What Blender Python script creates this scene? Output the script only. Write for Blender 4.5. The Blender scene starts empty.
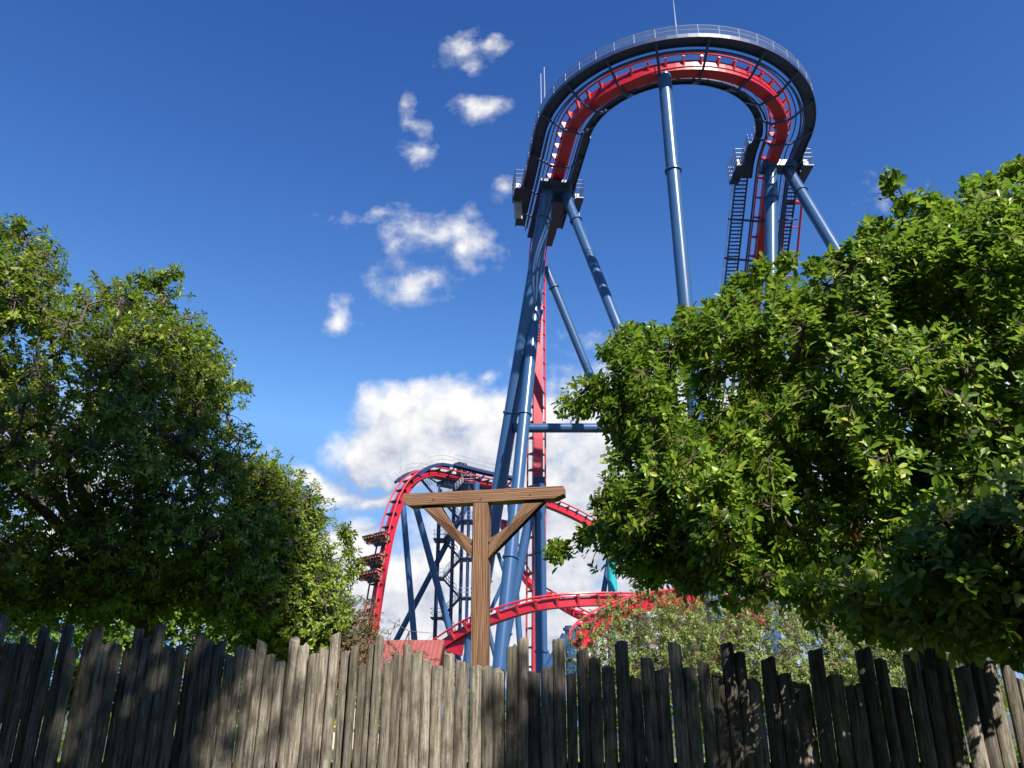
import bpy, bmesh, math, random
import numpy as np
from mathutils import Vector, Matrix

random.seed(7)
rng = np.random.default_rng(11)
R = math.radians
scene = bpy.context.scene
col = scene.collection

# ------------------------------------------------------------------ camera
FPX, PITCH = 800.0, 22.4
EYE = np.array([0.0, 0.0, 1.6])
cam_d = bpy.data.cameras.new("camera")
cam_d.sensor_width = 36.0
cam_d.lens = FPX / 1024 * 36
cam_d.clip_end = 6000
cam = bpy.data.objects.new("camera", cam_d)
col.objects.link(cam)
cam.location = EYE
cam.rotation_euler = (R(90 + PITCH), 0, 0)
scene.camera = cam

# ------------------------------------------------------------------ light, exposure
SUN_AZ, SUN_EL = 25.0, 42.0          # degrees to the right of straight behind, and up
sun_dir = Vector((math.sin(R(SUN_AZ)) * math.cos(R(SUN_EL)), -math.cos(R(SUN_AZ)) * math.cos(R(SUN_EL)), math.sin(R(SUN_EL))))
sl = bpy.data.lights.new("sun", 'SUN')
sl.energy = 5.0
sl.angle = R(0.5)
sl.color = (1.0, 0.94, 0.84)
so = bpy.data.objects.new("sun", sl)
col.objects.link(so)
so.rotation_euler = (-sun_dir).to_track_quat('-Z', 'Y').to_euler()
so.location = (0, 0, 100)
vs = scene.view_settings
vs.view_transform = 'Standard'
vs.look = 'None'
vs.exposure = 1.05
vs.gamma = 1.0
vs.use_curve_mapping = False
SKY_STRENGTH = 0.069
CLOUD_STRENGTH = 0.465

_p = R(PITCH)
_F = np.array([0, math.cos(_p), math.sin(_p)])
_U = np.array([0, -math.sin(_p), math.cos(_p)])
_X = np.array([1.0, 0, 0])


def ray(px, py):
    return _X * (px - 512) / FPX + _U * (384 - py) / FPX + _F


def at(px, py, Y):                    # surveyed point at distance Y
    d = ray(px, py)
    return EYE + d * (Y / d[1])


def atz(px, py, z):                   # surveyed point at height z
    d = ray(px, py)
    return EYE + d * ((z - EYE[2]) / d[2])


# ------------------------------------------------------------------ node helpers
class NT:
    def __init__(s, tree):
        s.t = tree

    def n(s, typ, **kw):
        nd = s.t.nodes.new(typ)
        for k, v in kw.items():
            if k.startswith('in_'):
                key = k[3:]
                key = int(key) if key.isdigit() else key.replace('_', ' ')
                if isinstance(v, bpy.types.NodeSocket):
                    s.t.links.new(v, nd.inputs[key])
                else:
                    nd.inputs[key].default_value = v
            else:
                setattr(nd, k, v)
        return nd

    def math(s, op, a, b=None, c=None, clamp=False):
        nd = s.t.nodes.new('ShaderNodeMath')
        nd.operation = op
        nd.use_clamp = clamp
        for i, v in enumerate((a, b, c)):
            if v is None:
                continue
            if isinstance(v, bpy.types.NodeSocket):
                s.t.links.new(v, nd.inputs[i])
            else:
                nd.inputs[i].default_value = v
        return nd.outputs[0]

    def vmath(s, op, a, b=None):
        nd = s.t.nodes.new('ShaderNodeVectorMath')
        nd.operation = op
        for i, v in enumerate((a, b)):
            if v is None:
                continue
            if isinstance(v, bpy.types.NodeSocket):
                s.t.links.new(v, nd.inputs[i])
            else:
                nd.inputs[i].default_value = v
        return nd.outputs['Value'] if op == 'LENGTH' else nd.outputs[0]

    def link(s, a, b):
        s.t.links.new(a, b)

    def mix(s, fac, a, b, blend='MIX'):
        nd = s.t.nodes.new('ShaderNodeMix')
        nd.data_type = 'RGBA'
        nd.blend_type = blend
        for k, v in ((0, fac), (6, a), (7, b)):
            if isinstance(v, bpy.types.NodeSocket):
                s.t.links.new(v, nd.inputs[k])
            else:
                nd.inputs[k].default_value = v if k == 0 or len(v) == 4 else (*v, 1)
        return nd.outputs[2]

    def ramp(s, fac, stops):
        nd = s.t.nodes.new('ShaderNodeValToRGB')
        el = nd.color_ramp.elements
        while len(el) < len(stops):
            el.new(0.5)
        for e, (p, c) in zip(el, stops):
            e.position = p
            e.color = (c, c, c, 1) if isinstance(c, (int, float)) else (*c, 1)
        s.t.links.new(fac, nd.inputs[0])
        return nd.outputs[0]

    def noise(s, vec, scale, detail=4, rough=0.55):
        nd = s.t.nodes.new('ShaderNodeTexNoise')
        s.t.links.new(vec, nd.inputs['Vector'])
        nd.inputs['Scale'].default_value = scale
        nd.inputs['Detail'].default_value = detail
        nd.inputs['Roughness'].default_value = rough
        return nd.outputs['Fac']


def new_mat(name):
    m = bpy.data.materials.new(name)
    m.use_nodes = True
    nt = NT(m.node_tree)
    bs = m.node_tree.nodes['Principled BSDF']
    return m, nt, bs


def paint(name, c, rough=0.35, c2=None, scale=0.6, metallic=0.0, bump=0.0, spec=0.5):
    """painted or plain surface with blotchy wear"""
    m, nt, bs = new_mat(name)
    tc = nt.n('ShaderNodeTexCoord')
    c2 = c2 or tuple(x * 0.72 for x in c)
    f1 = nt.noise(tc.outputs['Object'], scale, 6, 0.65)
    f2 = nt.ramp(f1, [(0.35, 0.0), (0.7, 1.0)])
    nt.link(nt.mix(f2, c, c2), bs.inputs['Base Color'])
    r = nt.math('MULTIPLY_ADD', f1, 0.25, rough - 0.1)
    nt.link(r, bs.inputs['Roughness'])
    bs.inputs['Metallic'].default_value = metallic
    bs.inputs['Specular IOR Level'].default_value = spec
    if bump:
        b = nt.n('ShaderNodeBump', in_Strength=bump, in_Distance=0.02)
        nt.link(nt.noise(tc.outputs['Object'], scale * 12, 4), b.inputs['Height'])
        nt.link(b.outputs[0], bs.inputs['Normal'])
    return m


def leaf_mat(name, stops, trans=(0.25, 0.42, 0.04), tfac=0.3, rough=0.43):
    m, nt, bs = new_mat(name)
    geo = nt.n('ShaderNodeNewGeometry')
    tc = nt.n('ShaderNodeTexCoord')
    n1 = nt.noise(tc.outputs['Object'], 1.3, 3)
    f = nt.math('ADD', nt.math('MULTIPLY', geo.outputs['Random Per Island'], 0.92), nt.math('MULTIPLY_ADD', n1, 0.4, -0.16), clamp=True)
    c = nt.ramp(f, stops)
    nt.link(c, bs.inputs['Base Color'])
    bs.inputs['Roughness'].default_value = rough
    bs.inputs['Specular IOR Level'].default_value = 0.45
    tr = nt.n('ShaderNodeBsdfTranslucent')
    tcol = nt.mix(0.6, trans, c)
    nt.link(tcol, tr.inputs['Color'])
    mx = nt.n('ShaderNodeMixShader', in_0=tfac)
    nt.link(bs.outputs[0], mx.inputs[1])
    nt.link(tr.outputs[0], mx.inputs[2])
    nt.link(mx.outputs[0], m.node_tree.nodes['Material Output'].inputs[0])
    return m


def bark_mat(name, c, c2):
    m, nt, bs = new_mat(name)
    tc = nt.n('ShaderNodeTexCoord')
    mp = nt.n('ShaderNodeMapping', in_Scale=(9, 9, 2.2))
    nt.link(tc.outputs['Object'], mp.inputs[0])
    f = nt.noise(mp.outputs[0], 1.6, 8, 0.65)
    nt.link(nt.mix(nt.ramp(f, [(0.35, 0), (0.65, 1)]), c, c2), bs.inputs['Base Color'])
    bs.inputs['Roughness'].default_value = 0.9
    b = nt.n('ShaderNodeBump', in_Strength=0.6, in_Distance=0.03)
    nt.link(f, b.inputs['Height'])
    nt.link(b.outputs[0], bs.inputs['Normal'])
    return m


def fence_mat():
    m, nt, bs = new_mat("weathered_picket_wood")
    tc = nt.n('ShaderNodeTexCoord')
    oi = nt.n('ShaderNodeObjectInfo')
    off = nt.vmath('SCALE', tc.outputs['Object'])
    shift = nt.n('ShaderNodeCombineXYZ')
    nt.link(nt.math('MULTIPLY', oi.outputs['Random'], 37.0), shift.inputs[2])
    nt.link(nt.math('MULTIPLY', oi.outputs['Random'], 91.0), shift.inputs[0])
    v = nt.vmath('ADD', tc.outputs['Object'], shift.outputs[0])
    mp = nt.n('ShaderNodeMapping', in_Scale=(26, 26, 1.8))
    nt.link(v, mp.inputs[0])
    grain = nt.noise(mp.outputs[0], 2.2, 7, 0.7)
    mp2 = nt.n('ShaderNodeMapping', in_Scale=(8, 8, 5))
    nt.link(v, mp2.inputs[0])
    blot = nt.noise(mp2.outputs[0], 1.3, 5, 0.6)
    c = nt.ramp(grain, [(0.30, (0.030, 0.025, 0.020)), (0.44, (0.18, 0.155, 0.12)), (0.60, (0.36, 0.32, 0.26)), (0.8, (0.48, 0.445, 0.38))])
    # darker mildewed pickets and pale dry ones
    tone = nt.math('MULTIPLY_ADD', oi.outputs['Random'], 0.66, 0.36)
    cs = nt.n('ShaderNodeHueSaturation', in_Saturation=0.95)
    nt.link(c, cs.inputs['Color'])
    nt.link(tone, cs.inputs['Value'])
    mold = nt.ramp(blot, [(0.5, 0), (0.72, 0.8)])
    c2 = nt.mix(mold, cs.outputs[0], (0.05, 0.047, 0.036))
    alg = nt.ramp(nt.noise(v, 3.1, 4, 0.6), [(0.55, 0), (0.8, 0.6)])
    c3 = nt.mix(alg, c2, (0.17, 0.17, 0.075))
    # knots
    vo = nt.n('ShaderNodeTexVoronoi', feature='F1')
    mp3 = nt.n('ShaderNodeMapping', in_Scale=(9, 9, 3.2))
    nt.link(v, mp3.inputs[0])
    nt.link(mp3.outputs[0], vo.inputs['Vector'])
    kn = nt.ramp(vo.outputs['Distance'], [(0.05, 1), (0.14, 0)])
    c4 = nt.mix(nt.math('MULTIPLY', kn, 0.7), c3, (0.06, 0.042, 0.03))
    mp4 = nt.n('ShaderNodeMapping', in_Scale=(150, 150, 2.6))
    nt.link(v, mp4.inputs[0])
    fine = nt.noise(mp4.outputs[0], 1.0, 6, 0.7)
    c4 = nt.mix(nt.ramp(fine, [(0.30, 1.0), (0.44, 0.0)]), c4, (0.028, 0.023, 0.018))
    c4 = nt.mix(nt.ramp(fine, [(0.58, 0.0), (0.75, 0.45)]), c4, (0.44, 0.415, 0.365))
    mp5 = nt.n('ShaderNodeMapping', in_Scale=(60, 60, 45))
    nt.link(v, mp5.inputs[0])
    speck = nt.noise(mp5.outputs[0], 1.0, 5, 0.65)
    c4 = nt.mix(nt.ramp(speck, [(0.56, 0.0), (0.72, 0.75)]), c4, (0.045, 0.04, 0.032))
    nt.link(c4, bs.inputs['Base Color'])
    bs.inputs['Roughness'].default_value = 0.92
    bs.inputs['Specular IOR Level'].default_value = 0.15
    b = nt.n('ShaderNodeBump', in_Strength=0.9, in_Distance=0.008)
    nt.link(nt.math('ADD', grain, nt.math('MULTIPLY', fine, 0.6)), b.inputs['Height'])
    nt.link(b.outputs[0], bs.inputs['Normal'])
    return m


def timber_mat():
    m, nt, bs = new_mat("brown_stained_timber")
    tc = nt.n('ShaderNodeTexCoord')
    oi = nt.n('ShaderNodeObjectInfo')
    shift = nt.n('ShaderNodeCombineXYZ')
    nt.link(nt.math('MULTIPLY', oi.outputs['Random'], 23.0), shift.inputs[2])
    nt.link(nt.math('MULTIPLY', oi.outputs['Random'], 7.0), shift.inputs[0])
    v = nt.vmath('ADD', tc.outputs['Object'], shift.outputs[0])
    mp = nt.n('ShaderNodeMapping', in_Scale=(16, 16, 0.9))
    nt.link(v, mp.inputs[0])
    g = nt.noise(mp.outputs[0], 2.4, 6, 0.6)
    w = nt.n('ShaderNodeTexWave', wave_type='BANDS', bands_direction='X', in_Scale=2.2, in_Distortion=9.0, in_Detail=3.0)
    mp2 = nt.n('ShaderNodeMapping', in_Scale=(9, 9, 0.55))
    nt.link(v, mp2.inputs[0])
    nt.link(mp2.outputs[0], w.inputs['Vector'])
    f = nt.math('ADD', nt.math('MULTIPLY', g, 0.65), nt.math('MULTIPLY', w.outputs['Fac'], 0.35))
    c = nt.ramp(f, [(0.3, (0.075, 0.037, 0.02)), (0.5, (0.165, 0.089, 0.05)), (0.7, (0.25, 0.148, 0.088))])
    vo = nt.n('ShaderNodeTexVoronoi', feature='F1')
    mp3 = nt.n('ShaderNodeMapping', in_Scale=(5, 5, 2.0))
    nt.link(v, mp3.inputs[0])
    nt.link(mp3.outputs[0], vo.inputs['Vector'])
    kn = nt.ramp(vo.outputs['Distance'], [(0.04, 1), (0.11, 0)])
    c2 = nt.mix(nt.math('MULTIPLY', kn, 0.8), c, (0.075, 0.032, 0.014))
    nt.link(c2, bs.inputs['Base Color'])
    bs.inputs['Roughness'].default_value = 0.7
    bs.inputs['Specular IOR Level'].default_value = 0.25
    b = nt.n('ShaderNodeBump', in_Strength=0.5, in_Distance=0.004)
    nt.link(f, b.inputs['Height'])
    nt.link(b.outputs[0], bs.inputs['Normal'])
    return m


def mesh_mat(name, c, alpha):
    """fine wire mesh seen from far away"""
    m, nt, bs = new_mat(name)
    bs.inputs['Base Color'].default_value = (*c, 1)
    bs.inputs['Roughness'].default_value = 0.7
    bs.inputs['Specular IOR Level'].default_value = 0.1
    tc = nt.n('ShaderNodeTexCoord')
    ch = nt.noise(tc.outputs['Object'], 3.0, 2)
    bs.inputs['Alpha'].default_value = alpha
    nt.link(nt.math('MULTIPLY_ADD', ch, 0.12, alpha - 0.06), bs.inputs['Alpha'])
    return m


def ground_mat(name, c1, c2, scale):
    m, nt, bs = new_mat(name)
    tc = nt.n('ShaderNodeTexCoord')
    f = nt.noise(tc.outputs['Object'], scale, 8, 0.65)
    nt.link(nt.mix(nt.ramp(f, [(0.35, 0), (0.65, 1)]), c1, c2), bs.inputs['Base Color'])
    bs.inputs['Roughness'].default_value = 0.95
    return m


def roof_mat():
    m, nt, bs = new_mat("red_ribbed_roofing")
    tc = nt.n('ShaderNodeTexCoord')
    w = nt.n('ShaderNodeTexWave', wave_type='BANDS', bands_direction='X', in_Scale=1.3)
    nt.link(tc.outputs['Object'], w.inputs['Vector'])
    f = nt.noise(tc.outputs['Object'], 0.9, 6)
    c = nt.mix(f, (0.30, 0.085, 0.065), (0.22, 0.06, 0.048))
    nt.link(c, bs.inputs['Base Color'])
    bs.inputs['Roughness'].default_value = 0.5
    b = nt.n('ShaderNodeBump', in_Strength=0.7, in_Distance=0.05)
    nt.link(w.outputs['Fac'], b.inputs['Height'])
    nt.link(b.outputs[0], bs.inputs['Normal'])
    return m


M = dict(
    blue=paint("blue_steel_paint", (0.030, 0.078, 0.180), 0.26, (0.025, 0.066, 0.155), 0.25, spec=0.5),
    navy=paint("dark_blue_steel_paint", (0.018, 0.032, 0.105), 0.45, (0.013, 0.023, 0.075), 0.8),
    red=paint("red_track_paint", (0.41, 0.010, 0.025), 0.36, (0.34, 0.008, 0.020), 0.3),
    rail=paint("red_rail_paint", (0.50, 0.035, 0.05), 0.3, (0.42, 0.03, 0.04), 0.8),
    grey=paint("galvanised_grey", (0.38, 0.40, 0.43), 0.45, (0.26, 0.28, 0.31), 0.9, metallic=0.3),
    dark=paint("charcoal_steel", (0.03, 0.032, 0.04), 0.5, (0.02, 0.02, 0.025), 1.5),
    mesh=mesh_mat("wire_mesh_panel", (0.09, 0.13, 0.21), 0.15),
    teal=paint("teal_steel_paint", (0.02, 0.33, 0.36), 0.3, (0.016, 0.27, 0.30), 0.4),
    fence=fence_mat(), timber=timber_mat(), roof=roof_mat(),
    wall=paint("cream_wall", (0.55, 0.48, 0.38), 0.8, (0.47, 0.40, 0.31), 0.8),
    glass=paint("dark_window_glass", (0.02, 0.03, 0.035), 0.12),
    seat=paint("black_seat_moulding", (0.025, 0.022, 0.024), 0.5, (0.05, 0.03, 0.03), 3),
    yellow=paint("amber_fender_paint", (0.75, 0.30, 0.02), 0.35, (0.62, 0.22, 0.02), 2),
    skin=paint("skin", (0.50, 0.30, 0.21), 0.6, (0.40, 0.23, 0.16), 2),
    denim=paint("denim", (0.05, 0.07, 0.13), 0.85, (0.08, 0.10, 0.17), 4),
    hair=paint("brown_hair", (0.045, 0.026, 0.015), 0.7, (0.03, 0.018, 0.01), 6),
    bark=bark_mat("grey_brown_bark", (0.12, 0.092, 0.066), (0.05, 0.038, 0.028)),
    twig=bark_mat("reddish_twig_bark", (0.17, 0.115, 0.07), (0.10, 0.07, 0.045)),
)
SHIRTS = [paint("shirt_cloth_%s" % n, c, 0.85, None, 3) for n, c in
          (("red", (0.5, 0.04, 0.04)), ("white", (0.75, 0.73, 0.7)), ("black", (0.02, 0.02, 0.025)), ("blue", (0.05, 0.12, 0.4)), ("pink", (0.6, 0.2, 0.25)))]
LEAF_A = leaf_mat("glossy_bright_leaf", [(0.0, (0.045, 0.10, 0.011)), (0.4, (0.115, 0.205, 0.015)), (0.75, (0.22, 0.33, 0.026)), (0.93, (0.36, 0.42, 0.06)), (1.0, (0.42, 0.36, 0.05))], tfac=0.4, rough=0.37)
LEAF_B = leaf_mat("mid_green_leaf", [(0.0, (0.055, 0.10, 0.010)), (0.45, (0.145, 0.205, 0.014)), (0.85, (0.26, 0.33, 0.026)), (1.0, (0.36, 0.36, 0.04))], rough=0.45, tfac=0.36)
LEAF_C = leaf_mat("olive_small_leaf", [(0.0, (0.08, 0.125, 0.022)), (0.5, (0.17, 0.225, 0.048)), (0.9, (0.27, 0.31, 0.095)), (0.985, (0.28, 0.22, 0.08)), (1.0, (0.38, 0.06, 0.03))], trans=(0.3, 0.36, 0.08), rough=0.55)
LEAF_D = leaf_mat("yellow_green_leaf", [(0.0, (0.06, 0.14, 0.015)), (0.6, (0.13, 0.24, 0.02)), (1.0, (0.22, 0.30, 0.03))], tfac=0.4)
LEAF_E = leaf_mat("reddening_leaf", [(0.0, (0.05, 0.09, 0.02)), (0.5, (0.10, 0.13, 0.035)), (0.75, (0.20, 0.10, 0.04)), (1.0, (0.26, 0.06, 0.03))], rough=0.55)
LEAF_DRY = leaf_mat("dry_brown_leaf", [(0.0, (0.10, 0.03, 0.015)), (0.6, (0.22, 0.08, 0.035)), (1.0, (0.36, 0.17, 0.08))], trans=(0.3, 0.1, 0.04))

# ------------------------------------------------------------------ world: Nishita sky with clouds set by compass direction
world = bpy.data.worlds.new("World")
scene.world = world
world.use_nodes = True
wt = world.node_tree
for n in list(wt.nodes):
    wt.nodes.remove(n)


def d_uv(px, py):                     # heading-based coordinates: east and up per unit north
    d = ray(px, py)
    return d[0] / d[1], d[2] / d[1]


CLOUDS = [  # centre, half-size, weight
    (462, 46, 22, 20, 0.66), (488, 47, 20, 11, 0.56), (482, 106, 27, 18, 0.66), (413, 130, 13, 24, 0.50), (418, 158, 19, 19, 0.54),
    (502, 190, 18, 11, 0.42), (380, 216, 34, 10, 0.46), (434, 234, 56, 26, 0.74), (472, 252, 34, 18, 0.66), (414, 284, 38, 21, 0.74), (342, 321, 17, 14, 0.64),
    (492, 383, 22, 8, 0.58), (446, 386, 20, 8, 0.5), (880, 205, 30, 14, 0.2),
    (424, 428, 66, 52, 2.4), (395, 455, 66, 30, 2.0), (480, 442, 84, 50, 2.2), (560, 455, 110, 62, 2.0), (650, 440, 140, 90, 1.3), (760, 450, 150, 110, 1.0),
    (335, 488, 62, 17, 1.0), (370, 494, 60, 14, 1.0), (500, 500, 90, 30, 1.2), (600, 540, 220, 80, 1.4),
    (500, 570, 110, 60, 2.0), (420, 606, 130, 62, 2.0), (345, 548, 40, 40, 1.5), (300, 585, 80, 60, 1.2), (560, 640, 320, 70, 1.5), (150, 560, 200, 90, 1.0), (60, 450, 130, 60, 0.9),
    (880, 560, 260, 130, 1.0), (1080, 430, 200, 130, 1.0),
]
grp = bpy.data.node_groups.new("cloud_density", 'ShaderNodeTree')
grp.interface.new_socket(name="P", in_out='INPUT', socket_type='NodeSocketVector')
grp.interface.new_socket(name="D", in_out='OUTPUT', socket_type='NodeSocketFloat')
g = NT(grp)
gi = g.n('NodeGroupInput')
go = g.n('NodeGroupOutput')
wn = g.t.nodes.new('ShaderNodeTexNoise')
g.link(gi.outputs[0], wn.inputs['Vector'])
wn.inputs['Scale'].default_value = 11
wn.inputs['Detail'].default_value = 4
wv = g.vmath('SCALE', g.vmath('SUBTRACT', wn.outputs['Color'], (0.5, 0.5, 0.5)))
wv.node.inputs['Scale'].default_value = 0.10
P = g.vmath('ADD', gi.outputs[0], wv)
P = g.vmath('MULTIPLY', P, (1, 1, 0))
best = None
for px, py, rx, ry, wgt in CLOUDS:
    u, v = d_uv(px, py)
    ru = abs(d_uv(px + rx, py)[0] - u)
    rv = abs(d_uv(px, py - ry)[1] - d_uv(px, py + ry)[1]) / 2
    q = g.vmath('MULTIPLY', g.vmath('SUBTRACT', P, (u, v, 0)), (1 / ru, 1 / rv, 0))
    L = g.vmath('LENGTH', q)
    d = g.math('MULTIPLY', g.math('SUBTRACT', 1.25, L), wgt)
    best = d if best is None else g.math('MAXIMUM', best, d)
fb = g.noise(gi.outputs[0], 21, 11, 0.60)
fb2 = g.noise(gi.outputs[0], 5.5, 4, 0.5)
best = g.math('MINIMUM', best, 1.15)
D = g.math('ADD', best, g.math('MULTIPLY', g.math('SUBTRACT', fb, 0.5), 1.9))
D = g.math('ADD', D, g.math('MULTIPLY', g.math('SUBTRACT', fb2, 0.5), 0.7))
g.link(D, go.inputs[0])

w = NT(wt)
tc = w.n('ShaderNodeTexCoord')
sx = w.n('ShaderNodeSeparateXYZ')
w.link(tc.outputs['Generated'], sx.inputs[0])
ysafe = w.math('MAXIMUM', sx.outputs[1], 0.02)
uv = w.n('ShaderNodeCombineXYZ')
w.link(w.math('DIVIDE', sx.outputs[0], ysafe), uv.inputs[0])
w.link(w.math('DIVIDE', sx.outputs[2], ysafe), uv.inputs[1])
g1 = w.n('ShaderNodeGroup', node_tree=grp)
w.link(uv.outputs[0], g1.inputs[0])
g2 = w.n('ShaderNodeGroup', node_tree=grp)
w.link(w.vmath('ADD', uv.outputs[0], (0.012, 0.035, 0)), g2.inputs[0])
dens = g1.outputs[0]
cov = w.ramp(dens, [(0.05, 0.0), (0.35, 0.22), (0.65, 0.62), (1.05, 1.0)])
front = w.math('GREATER_THAN', sx.outputs[1], 0.03)
cov = w.math('MULTIPLY', cov, front)
relief = w.math('SUBTRACT', dens, g2.outputs[0])              # thin above = bright upper edges
shade = w.math('MULTIPLY_ADD', relief, 0.75, 0.52, clamp=True)
low = w.noise(uv.outputs[0], 4.2, 3, 0.5)
shade = w.math('ADD', shade, w.math('MULTIPLY', w.math('SUBTRACT', 0.5, low), 0.9), clamp=True)
ccol = w.ramp(shade, [(0.1, (0.46, 0.52, 0.64)), (0.5, (0.78, 0.81, 0.89)), (0.9, (1.06, 1.05, 1.04))])
sky = w.n('ShaderNodeTexSky', sky_type='NISHITA', sun_disc=False)
sky.sun_elevation = R(SUN_EL)
sky.sun_rotation = R(180 - SUN_AZ)
sky.altitude = 0
sky.air_density = 1.0
sky.dust_density = 0.35
sky.ozone_density = 2.6
bg1 = w.n('ShaderNodeBackground', in_Strength=SKY_STRENGTH)
sc_ = w.n('ShaderNodeSeparateColor')
w.link(sky.outputs[0], sc_.inputs[0])
cc_ = w.n('ShaderNodeCombineColor')
for i, (gain, gam, top) in enumerate(((0.515, 2.0, 1.75), (0.62, 1.64, 2.9), (1.07, 1.2, 4.9))):      # deep clear-air blue
    w.link(w.math('MULTIPLY', w.math('POWER', w.math('MINIMUM', sc_.outputs[i], top), gam), gain), cc_.inputs[i])
w.link(cc_.outputs[0], bg1.inputs[0])
bg2 = w.n('ShaderNodeBackground', in_Strength=CLOUD_STRENGTH)
w.link(ccol, bg2.inputs[0])
mxs = w.n('ShaderNodeMixShader')
w.link(cov, mxs.inputs[0])
w.link(bg1.outputs[0], mxs.inputs[1])
w.link(bg2.outputs[0], mxs.inputs[2])
wo = w.n('ShaderNodeOutputWorld')
w.link(mxs.outputs[0], wo.inputs[0])


# ------------------------------------------------------------------ object helpers
def tag(o, label=None, cat=None, group=None, kind=None):
    for k, v in (('label', label), ('category', cat), ('group', group), ('kind', kind)):
        if v:
            o[k] = v
    return o


def empty(name, loc=(0, 0, 0), rot=(0, 0, 0)):
    o = bpy.data.objects.new(name, None)
    o.location = loc
    o.rotation_euler = rot
    o.empty_display_size = 0.3
    col.objects.link(o)
    return o


class MB:
    def __init__(s):
        s.v, s.f, s.m, s.cur = [], [], [], 0

    def add(s, vs_, fs_):
        o = len(s.v)
        s.v.extend([tuple(float(x) for x in q) for q in vs_])
        for f in fs_:
            s.f.append(tuple(i + o for i in f))
            s.m.append(s.cur)
        return s

    def box(s, c, size, rot=None):
        hx, hy, hz = (x / 2 for x in size)
        vv = [Vector((x, y, z)) for z in (-hz, hz) for x, y in ((-hx, -hy), (hx, -hy), (hx, hy), (-hx, hy))]
        if rot is not None:
            vv = [rot @ q for q in vv]
        vv = [q + Vector(c) for q in vv]
        return s.add(vv, [(3, 2, 1, 0), (4, 5, 6, 7), (0, 1, 5, 4), (1, 2, 6, 5), (2, 3, 7, 6), (3, 0, 4, 7)])

    def tube(s, pts, r, n=8, caps=True):
        pts = [Vector(q) for q in pts]
        k = len(pts)
        rr = r if isinstance(r, (list, tuple, np.ndarray)) else [r] * k
        vv, prev = [], None
        for i, q in enumerate(pts):
            t = (pts[min(i + 1, k - 1)] - pts[max(i - 1, 0)])
            t = t.normalized() if t.length > 1e-9 else Vector((0, 0, 1))
            if prev is None:
                a = t.orthogonal().normalized()
            else:
                a = prev - t * prev.dot(t)
                a = a.normalized() if a.length > 1e-6 else t.orthogonal().normalized()
            prev = a
            b = t.cross(a)
            for j in range(n):
                an = 2 * math.pi * j / n
                vv.append(q + (a * math.cos(an) + b * math.sin(an)) * rr[i])
        ff = []
        for i in range(k - 1):
            for j in range(n):
                j2 = (j + 1) % n
                ff.append((i * n + j, i * n + j2, (i + 1) * n + j2, (i + 1) * n + j))
        if caps:
            ff.append(tuple(reversed(range(n))))
            ff.append(tuple(range((k - 1) * n, k * n)))
        return s.add(vv, ff)

    def sweep(s, fr, a0, a1, b0, b1):
        """box section swept along frames (P, S, U)"""
        vv, ff = [], []
        for Pp, S, Uu in fr:
            for a, b in ((a0, b0), (a1, b0), (a1, b1), (a0, b1)):
                vv.append(Pp + S * a + Uu * b)
        k = len(fr)
        for i in range(k - 1):
            for j in range(4):
                j2 = (j + 1) % 4
                ff.append((i * 4 + j, i * 4 + j2, (i + 1) * 4 + j2, (i + 1) * 4 + j))
        ff.append((3, 2, 1, 0))
        ff.append(tuple(range((k - 1) * 4, k * 4)))
        return s.add(vv, ff)

    def build(s, name, mats, parent=None, smooth=False, offset=None):
        me = bpy.data.meshes.new(name)
        vv = s.v
        if offset is not None:
            vv = [(a - offset[0], b - offset[1], c - offset[2]) for a, b, c in vv]
        me.from_pydata(vv, [], s.f)
        mats = mats if isinstance(mats, (list, tuple)) else [mats]
        for m_ in mats:
            me.materials.append(m_)
        if len(mats) > 1:
            me.polygons.foreach_set('material_index', s.m)
        if smooth:
            me.polygons.foreach_set('use_smooth', [True] * len(me.polygons))
            try:
                me.set_sharp_from_angle(angle=R(40))
            except Exception:
                pass
        me.update()
        o = bpy.data.objects.new(name, me)
        col.objects.link(o)
        if parent is not None:
            o.parent = parent
            if parent.type == 'EMPTY' and offset is None:
                o.location = -Vector(parent.location)     # parts are modelled in world coordinates
        return o


def np_mesh(name, verts, tris, mats, parent=None, midx=None):
    me = bpy.data.meshes.new(name)
    nv, nf = len(verts), len(tris)
    me.vertices.add(nv)
    me.vertices.foreach_set('co', verts.astype(np.float32).ravel())
    me.loops.add(nf * 3)
    me.loops.foreach_set('vertex_index', tris.astype(np.int32).ravel())
    me.polygons.add(nf)
    me.polygons.foreach_set('loop_start', np.arange(0, nf * 3, 3, dtype=np.int32))
    me.polygons.foreach_set('loop_total', np.full(nf, 3, dtype=np.int32))
    me.polygons.foreach_set('use_smooth', np.ones(nf, dtype=bool))
    for m_ in (mats if isinstance(mats, (list, tuple)) else [mats]):
        me.materials.append(m_)
    if midx is not None:
        me.polygons.foreach_set('material_index', midx.astype(np.int32))
    me.update(calc_edges=True)
    o = bpy.data.objects.new(name, me)
    col.objects.link(o)
    if parent is not None:
        o.parent = parent
        o.location = -Vector(parent.location)
    return o


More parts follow.
